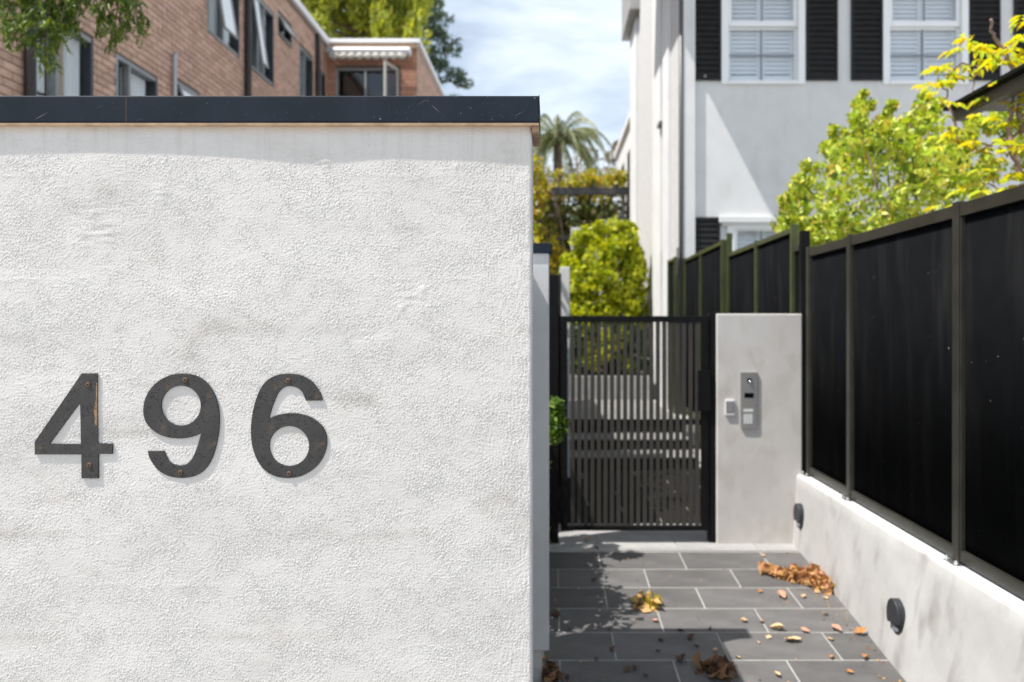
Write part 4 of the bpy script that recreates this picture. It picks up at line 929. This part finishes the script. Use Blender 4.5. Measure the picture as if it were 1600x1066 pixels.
# ================================================================== RIGHT: SHRUB, WISTERIA, CARPORT
rs = empty('lillypilly_shrub', (3.0, 6.3, 0), 'large yellow green shrub leaning over the black fence', 'shrub')
mb = MB()
cent = []
for px, py, r_ in ((1228, 330, .10), (1245, 305, .12), (1255, 345, .17), (1262, 280, .10), (1285, 300, .20), (1300, 345, .22), (1275, 370, .18), (1310, 255, .16), (1335, 290, .24), (1345, 340, .24), (1335, 225, .14),
                   (1345, 190, .10), (1347, 168, .05), (1375, 200, .13), (1370, 240, .20), (1385, 290, .25), (1400, 335, .22), (1405, 215, .16), (1425, 250, .22), (1440, 190, .13), (1450, 220, .18), (1465, 170, .07),
                   (1460, 270, .22), (1445, 310, .22), (1475, 235, .16), (1490, 265, .18), (1485, 305, .18), (1510, 240, .12), (1520, 285, .12), (1535, 255, .08), (1320, 375, .2), (1370, 365, .2), (1420, 355, .2), (1232, 360, .12)):
    for k in range(6):
        p = at(px, py, rng.uniform(5.6, 7.2)); r2 = r_*p.y/6*rng.uniform(.55, .95)
        p = p+Vector(rng.normal(size=3))*r_*.4
        if p.x > XF+.09+r2: cent.append((tuple(p), r2))
for px, py, r_ in ((1345, 160, .05), (1560, 200, .14), (1590, 215, .14), (1545, 270, .12), (1600, 260, .14), (1530, 190, .10), (1575, 180, .10), (1620, 220, .15), (1515, 215, .10), (1348, 176, .07), (1350, 205, .10), (1360, 222, .10), (1385, 172, .06), (1412, 185, .09), (1222, 322, .06), (1265, 268, .07), (1300, 232, .08), (1430, 170, .07), (1452, 158, .06), (1240, 350, .08), (1310, 215, .05)):
    for k in range(3): p = at(px, py, 6.4); cent.append((tuple(p+Vector(rng.normal(size=3))*.04), r_*.9))
for k in range(60): cent.append(((rng.uniform(2.35, 3.9), rng.uniform(5.6, 6.9), rng.uniform(.7, 2.3)), rng.uniform(.15, .25)))
for k in range(11):
    c = cent[rng.integers(0, 120)][0]; limb(mb, (3.0+rng.uniform(-.2, .2), 6.3+rng.uniform(-.2, .2), -.05), c, .03, .006, .06)
mb.build('stem', M['bark'], rs, smooth=True)
P, D = clumps([c[0] for c in cent], [c[1]*.85 for c in cent], 50)
leaf_mesh('foliage', P, M['l_shrub'], rs, .060, .58, D*.6+np.array([0, -.2, .6]))
# carport beam (runs back beside the path) with posts behind the fence
cpx = 2.8; cb = empty('carport_frame', (2.85, 4, 0), 'dark sloping-looking carport beam above the fence under the golden vine', 'carport')
MB().box(2.80, 2.88, 1.4, 5.0, 3.10, 3.175).build('beam', M['carport'], cb, .003)
MB().box(2.74, 2.80, 1.4, 5.02, 3.176, 3.20).build('edge_strip', M['black'], cb)
MB().box(2.80, 5.8, 1.4, 5.02, 3.176, 3.196).build('roof_sheet', M['carport'], cb)
for y in (1.6, 3.6): MB().box(2.802, 2.878, y-.04, y+.04, -.3, 3.099).build('post', M['carport'], cb)
for y in (1.6, 4.6): MB().box(5.7, 5.78, y-.04, y+.04, -.3, 3.175).build('post', M['carport'], cb)
# wisteria
wv = empty('golden_wisteria', (2.9, 4.4, 0), 'golden leaved wisteria twining over the carport beam', 'vine')
mb = MB()
def tw(pts, r0=.012, r1=.005, d=4.5):
    q = [at(x, y, d+dd) for x, y, dd in pts]; out = []
    for i in range(len(q)-1):
        for j in range(5): out.append(q[i].lerp(q[i+1], j/5)+Vector(rng.normal(size=3))*.006)
    out.append(q[-1]); mb.tube(out, [r0+(r1-r0)*i/(len(out)-1) for i in range(len(out))], 7); return out
tws = [tw([(1600, 210, 0), (1588, 120, .0), (1568, 75, .05), (1552, 60, .05), (1548, 30, .0)], .017, .008), tw([(1640, 330, 0), (1598, 275, 0), (1580, 240, .0), (1576, 190, 0), (1588, 140, .05), (1596, 100, 0)], .02, .010),
       tw([(1620, 200, 0), (1560, 222, .1), (1530, 235, .2), (1500, 222, .3), (1480, 200, .3)], .012, .005), tw([(1545, 110, .1), (1522, 100, .2), (1500, 100, .3), (1475, 120, .4)], .008, .004),
       tw([(1524, 105, .2), (1522, 135, .2), (1526, 158, .2)], .006, .003), tw([(1500, 225, .3), (1490, 185, .3), (1480, 150, .4), (1465, 120, .4)], .010, .004), tw([(1600, 290, 0), (1570, 300, .1), (1530, 280, .2)], .010, .004),
       tw([(1640, 420, .4), (1645, 330, .2), (1640, 330, 0)], .022, .02)]
for k in range(3): limb(mb, (3.0+.1*k, 4.6, -.05), at(1620, 300+30*k, 4.55), .02, .015, .05)
mb.build('stem', M['twig'], wv, smooth=True)
def pinnate(base, d, length, nl, size, mat, parent, droop=.35):
    d = Vector(d).normalized(); side = d.cross(Vector((0, 0, 1))).normalized(); V, F = [], []
    for i in range(nl):
        t = (i+.6)/nl; p = Vector(base)+d*length*t+Vector((0, 0, -droop*length*t*t))
        for sgn in (-1, 1):
            dd = (side*sgn*.9+d*.55+Vector((0, 0, -.35))+Vector(rng.normal(size=3))*.12).normalized(); nn = dd.cross(Vector((0, 0, 1))).normalized()
            s = size*rng.uniform(.8, 1.15)*(1-.35*abs(t-.45)); b = len(V); up = Vector((0, 0, .12*s))
            m1 = p+dd*s*.35; m2 = p+dd*s*.7
            V += [p, m1+nn*s*.17+up, m2+nn*s*.15+up*.6, p+dd*s+Vector((0, 0, -.18*s)), m2-nn*s*.15+up*.6, m1-nn*s*.17+up]
            F += [(b, b+1, b+2), (b, b+2, b+3), (b, b+3, b+4), (b, b+4, b+5)]
    return mesh_np('leaf', V, F, mat, parent)
spots = []
for px, py, dd, n in ((1510, 75, .3, 3), (1535, 85, .2, 3), (1550, 100, .1, 3), (1560, 98, .1, 2), (1475, 115, .4, 5), (1460, 135, .4, 4), (1490, 105, .35, 4), (1590, 55, .05, 4), (1596, 80, 0, 4), (1592, 110, 0, 2), (1520, 95, .2, 4), (1560, 150, .1, 4), (1590, 160, 0, 5), (1540, 195, .1, 4),
                     (1580, 190, 0, 4), (1500, 205, .3, 4), (1480, 225, .3, 4), (1560, 230, .1, 5), (1590, 225, 0, 5), (1525, 235, .2, 4), (1530, 265, .2, 3), (1595, 265, 0, 3), (1575, 290, 0, 3), (1540, 300, .2, 4), (1505, 300, .3, 4), (1480, 305, .4, 2), (1470, 160, .4, 3), (1605, 40, 0, 3), (1610, 130, 0, 4), (1615, 200, 0, 5)):
    for k in range(n): spots.append(at(px+rng.normal()*9, py+rng.normal()*8, 4.5+dd+rng.normal()*.08))
for p in spots:
    th = rng.uniform(0, 2*math.pi); pinnate(p, (math.cos(th), math.sin(th)*.6-.2, rng.uniform(-.1, .5)), rng.uniform(.06, .13), int(rng.integers(2, 5)), rng.uniform(.065, .095), M['l_wisteria'], wv)

# ================================================================== TREES BEHIND
def brush_tree(name, label, base, top, cents, per, mat, size, aspect, up, trunk_r):
    t = empty(name, base, label, 'tree'); mb = MB(); tp = limb(mb, base, top, trunk_r, trunk_r*.25, .02, 7, 9); mb.build('trunk', M['bark'], t, smooth=True)
    mb = MB()
    for k in range(0, len(cents), max(1, len(cents)//40)):
        c = Vector(cents[k][0]); h_ = max(base[2]+.3, min(top[2]*.97, c.z-.5)); f_ = (h_-base[2])/(top[2]-base[2]); limb(mb, Vector(base).lerp(Vector(top), f_), c, trunk_r*.3, .012, .05, 4, 6)
    mb.build('limb', M['bark'], t, smooth=True)
    P, D = clumps([c[0] for c in cents], [c[1] for c in cents], per); leaf_mesh('crown', P, mat, t, size, aspect, D*.7+np.array(up), .7); return t
# golden cypress behind the wing
cents = []
for k in range(190):
    px, py = rng.uniform(455, 662), rng.uniform(-170, 62); d = rng.uniform(23.5, 27.5)
    lim = 672-max(0, 26-py)*.12 if py > -60 else 640+py*.25
    if px > lim: continue
    p = at(px, py, d); r_ = rng.uniform(.35, .75); cents.append((tuple(p), (r_*.6, r_*.6, r_*1.25)))
brush_tree('golden_cypress', 'broad golden green cypress behind the brick building roof', (-6.4, 25.5, 0), (-6.2, 25.5, 17), cents, 230, M['l_conifer'], .26, .32, (.15, 0, 1.3), .35)
cents = []
base = at(645, 508, 29); base.z = 0
for k in range(230):
    z = rng.uniform(5, 15.5); w_ = 4.8*(1-(z-5)/13.0); th = rng.uniform(0, 2*math.pi); rr = w_*rng.uniform(.35, 1)
    cents.append(((base.x+rr*math.cos(th), 29+rr*math.sin(th), z-.25*rr), (.42, .42, .16)))
brush_tree('dark_spruce', 'thin dark spruce with drooping sprays beyond the wing roof', tuple(base), (base.x, 29, 16.5), cents, 60, M['l_spruce'], .24, .28, (0, 0, .3), .22)
# far olive tree right of the palm
cents = []
for px, py, r_ in ((905, 262, .8), (920, 245, .6), (912, 280, .9), (945, 268, .9), (955, 245, .4), (965, 230, .35), (975, 262, .5), (935, 285, .9), (960, 285, .8), (885, 285, .8), (860, 285, .9), (845, 280, .8), (978, 240, .3)):
    cents.append((tuple(at(px, py, 31)), r_*.75))
brush_tree('olive_tree', 'sparse brownish tree far behind the pergola', (2.0, 31.5, 0), (2.1, 31.2, 7.5), cents, 120, M['l_far'], .17, .5, (0, 0, .2), .18)
# palm
pm_ = empty('feather_palm', (.25, 25, 0), 'feather palm with drooping fronds above the pergola', 'palm tree')
mb = MB(); limb(mb, (.25, 25, 0), (.22, 25, 8.3), .22, .16, .01, 8, 10); mb.build('trunk', M['bark'], pm_, smooth=True)
for k in range(54):
    th = 2*math.pi*k/54*2.4+rng.uniform(-.2, .2); ln = rng.uniform(2.3, 3.2); up = rng.uniform(.05, 1.1)
    dx, dy = math.cos(th), math.sin(th); pts = []
    for i in range(14):
        t = i/13; pts.append(Vector((.22+dx*ln*.78*t*(1-.22*t), 25+dy*ln*.78*t*(1-.22*t), 8.15+up*2.1*t-2.75*t*t*(.75+.25*rng.random()*0+.2*(1-up)))))
    V, F = [], []
    for i in range(1, 14):
        for rep in range(3):
            p = pts[i-1].lerp(pts[i], rep/3); tn = (pts[i]-pts[i-1]).normalized(); sd = tn.cross(Vector((0, 0, 1))).normalized()
            for sg in (-1, 1):
                d_ = (sd*sg*.55+tn*.55+Vector((0, 0, -.75))+Vector(rng.normal(size=3))*.1).normalized(); l_ = .40*(1-.45*abs(i/13-.45)); n_ = d_.cross(tn).normalized()*.0+tn*.022
                b = len(V); V += [p-n_, p+n_, p+d_*l_]; F.append((b, b+1, b+2))
    fr = mesh_np('frond', V, F, M['l_palm'], pm_)
    mb = MB().tube(pts, [.03-.0016*i for i in range(14)], 5); mb.build('rachis', M['l_palm'], fr)
# street tree whose branch hangs into the top left corner
stt = empty('street_tree', (-5.3, 3.6, -.1), 'feathery green tree branch hanging before the brick wall', 'tree')
mb = MB(); limb(mb, (-5.3, 3.6, -.15), (-5.0, 3.9, 4.6), .13, .08, .03, 8, 10); mb.build('trunk', M['bark'], stt, smooth=True)
mb = MB(); PP, DD = [], []
ends = []
for px, py, d in ((15, -10, 4.3), (60, 0, 4.2), (100, 5, 4.4), (30, 45, 4.2), (62, 70, 4.3), (85, 50, 4.4), (110, 15, 4.3), (150, 5, 4.3), (185, 0, 4.4), (205, 18, 4.4), (215, 28, 4.3), (170, 20, 4.3), (8, 40, 4.2), (45, 85, 4.3), (75, 28, 4.3), (130, -15, 4.3), (40, -60, 4.3), (120, -70, 4.3), (-40, -20, 4.3), (-60, 40, 4.2), (190, -40, 4.3), (20, 15, 4.3), (95, 35, 4.2), (200, 38, 4.4), (178, 45, 4.4), (48, 20, 4.5)):
    ends.append(at(px, py, d))
hub = [Vector((-4.6, 4.1, 4.9)), Vector((-4.0, 4.2, 4.75)), Vector((-3.4, 4.3, 4.7)), Vector((-2.9, 4.35, 4.3))]
for a, b in zip([Vector((-5.0, 3.9, 4.5))]+hub[:-1], hub): limb(mb, a, b, .03, .02, .03, 4)
for e in ends:
    h_ = min(hub, key=lambda q: (q-e).length); pts = limb(mb, h_, e, .009, .003, .08, 7, 5)
    for rep in range(22):
        s = pts[2+int(rng.integers(0, len(pts)-2))]+Vector(rng.normal(size=3))*.035
        dr_ = (Vector((rng.normal()*.5+.12, rng.normal()*.4, -1))).normalized(); ln = rng.uniform(.07, .17)
        for i in range(11):
            t = i/10
            for _ in range(2): PP.append(s+dr_*ln*t+Vector(rng.normal(size=3))*.008); DD.append((dr_.x*.6+rng.normal()*.5, dr_.y, -.9))
mb.build('limb', M['bark'], stt, smooth=True)
leaf_mesh('crown', np.array([tuple(p) for p in PP]), M['l_street'], stt, .050, .20, np.array(DD), .35)

# ================================================================== FALLEN LEAVES
def curled_leaf(seed, L_=.06):
    r = np.random.default_rng(seed); n = 5; V, F = [], []; curl = r.uniform(.5, 1.6); tw_ = r.uniform(-.5, .5)
    n = 8; bend = r.uniform(-.5, .5); lob = r.uniform(.0, .5); ph = r.uniform(0, 6)
    for i in range(n):
        t = i/(n-1); wv_ = L_*.30*max(.03, math.sin(math.pi*min(1, t*1.02))**.8)*(1+lob*math.sin(ph+t*11)*.5)
        if t > .86: wv_ *= .35
        cx, cy = (t-.5)*L_, bend*L_*(t-.5)**2
        z = L_*.30*curl*(t-.5)**2*1.6+.003+tw_*L_*.12*t
        for s in (-1, 0, 1): V.append((cx, cy+s*wv_*(1+r.uniform(-.25, .25)), z+abs(s)*wv_*(.75*curl-.15)+s*wv_*tw_*(t-.3)+r.uniform(0, .003)))
    for i in range(n-1):
        for s in range(2): a_ = i*3+s; F.append((a_, a_+1, a_+4, a_+3))
    me = bpy.data.meshes.new('fallen_leaf'); me.from_pydata(V, [], F)
    return me
LM = {}
def fallen(px, py, kind, size, label, group, ang=None):
    key = (kind, int(rng.integers(0, 9)))
    if key not in LM:
        LM[key] = curled_leaf(100+key[0]*10+key[1]); LM[key].materials.append(M['l_dry'][kind])
    o = bpy.data.objects.new('fallen_leaf', LM[key]); link(o); p = onpath(px, py) if py > 857 else Vector(((px-PX)/FPX*5.6, 5.6, .002)); p.z += .002
    o.location = p; s = size/.06; o.scale = (s, s, s); o.rotation_euler = (rng.uniform(-.35, .35), rng.uniform(-.3, .3), rng.uniform(0, 6.3) if ang is None else ang)
    tag(o, label, 'leaf', group)
G1 = 'dry leaves scattered on the path'
uniq = [(1222, 933, 2, .085, 'pinkish curled leaf beyond the pale wall-side leaf heap'), (1238, 1003, 1, .10, 'large tan torn leaf on the tiles in front of the nearer step light'), (1258, 988, 2, .06, 'pinkish leaf tip beside the large tan torn leaf'),
        (1305, 985, 2, .08, 'pink brown leaf near the foot of the low wall'), (1345, 991, 0, .08, 'orange leaf lying against the foot of the low wall'), (866, 962, 3, .085, 'brown leaf at the corner of the nib wall base'),
        (1215, 985, 1, .09, 'thin tan leaf lying along a tile joint'), (916, 833, 1, .055, 'small tan leaf on the pale threshold under the gate'), (1117, 828, 0, .075, 'orange leaf standing against the foot of the latch post'),
        (957, 1016, 3, .05, 'small black curled leaf on a shaded tile joint'), (1080, 998, 3, .07, 'dark twiggy leaf on the shadow edge'), (1066, 1033, 3, .085, 'dark brown leaf pair in the shadow of the wall'),
        (1352, 1030, 0, .055, 'round orange leaf on the last tile by the low wall'), (851, 1032, 0, .06, 'orange leaf wedged beside the base block of the nib wall'), (1024, 972, 2, .045, 'small pink leaf just in front of the yellow leaf heap')]
for u in uniq: fallen(u[0], u[1], u[2], u[3], u[4], G1)
tanl = [(1256, 934, .05), (1188, 926, .045), (1290, 936, .04), (1290, 962, .05), (1162, 972, .055), (1190, 973, .05), (1201, 997, .045), (1298, 1000, .055), (1320, 994, .05), (1299, 1029, .05), (1267, 1038, .05), (1213, 1057, .06), (1199, 1065, .06), (1152, 1028, .05), (1182, 1029, .05), (1117, 1018, .04), (1112, 999, .04), (1327, 1052, .05), (1168, 1045, .045), (1192, 870, .05), (1150, 870, .04), (1218, 891, .04), (1340, 1012, .03), (1140, 1058, .06), (1375, 1040, .03), (1185, 1005, .035), (1170, 985, .05)]
for px, py, s in tanl[:8]+tanl[9::2]: fallen(px, py, 1 if rng.random() < .65 else 0, s*.85, 'small tan to orange dry leaf on the sunlit grey tiles', 'small tan leaves on sunlit tiles')
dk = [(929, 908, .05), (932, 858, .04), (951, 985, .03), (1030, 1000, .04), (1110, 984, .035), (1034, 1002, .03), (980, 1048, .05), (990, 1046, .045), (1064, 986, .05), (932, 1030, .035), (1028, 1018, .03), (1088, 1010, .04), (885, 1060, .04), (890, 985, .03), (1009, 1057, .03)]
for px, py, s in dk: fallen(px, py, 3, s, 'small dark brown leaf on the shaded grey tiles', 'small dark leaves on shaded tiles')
def pile(label, pts, n, size, mat, hgt):
    P = []
    c = np.array([tuple(onpath(*p)) for p in pts]); 
    for k in range(n):
        i = int(rng.integers(0, len(c))); j = int(rng.integers(0, len(c))); t = rng.random(); q = c[i]*(1-t)+c[j]*t
        q = q*.8+c[i]*.2 if rng.random() < .5 else q
        P.append(q+np.array([rng.normal()*.014, rng.normal()*.02, .004+rng.random()*hgt]))
    P = np.array(P); b = Vector(P.mean(0)); o = leaf_mesh('leaf_pile', P, mat, None, size, .62, np.array([[0, 0, .0]]), 1.0, .35)
    tag(o, label, 'leaves'); o['kind'] = 'stuff'; return o
pile('long heap of orange dry leaves drifted against the low wall', [(1188, 895), (1205, 900), (1222, 905), (1240, 905), (1258, 906), (1272, 905), (1284, 908), (1290, 920), (1262, 912), (1240, 898), (1285, 897), (1275, 914), (1296, 927)], 330, .062, M['l_pile'], .055)
pile('small heap of yellow and tan leaves at the sun edge', [(990, 948), (1002, 941), (1015, 944), (1028, 946), (1022, 952), (1005, 951), (1012, 939)], 80, .058, M['l_pileyellow'], .04)
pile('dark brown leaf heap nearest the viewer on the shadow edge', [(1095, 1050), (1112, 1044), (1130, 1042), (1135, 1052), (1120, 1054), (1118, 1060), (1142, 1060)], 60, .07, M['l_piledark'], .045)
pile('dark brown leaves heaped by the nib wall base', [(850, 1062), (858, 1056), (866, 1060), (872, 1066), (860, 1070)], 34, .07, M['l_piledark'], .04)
P = []
for k in range(230):
    y = rng.uniform(3.3, 5.3); x = rng.uniform(-.03, 1.8) if rng.random() < .5 else pbx(y)-.01-abs(rng.normal())*.07
    P.append((min(x, pbx(y)), y, ramp(y)+.003))
lt = leaf_mesh('leaf_litter', np.array(P), M['l_pile'], None, .013, .6, np.array([[0, 0, 0]]), 1.0, .2, .5); tag(lt, 'tiny crumbs of dry leaf sprinkled over the tiles', 'leaf litter'); lt['kind'] = 'stuff'
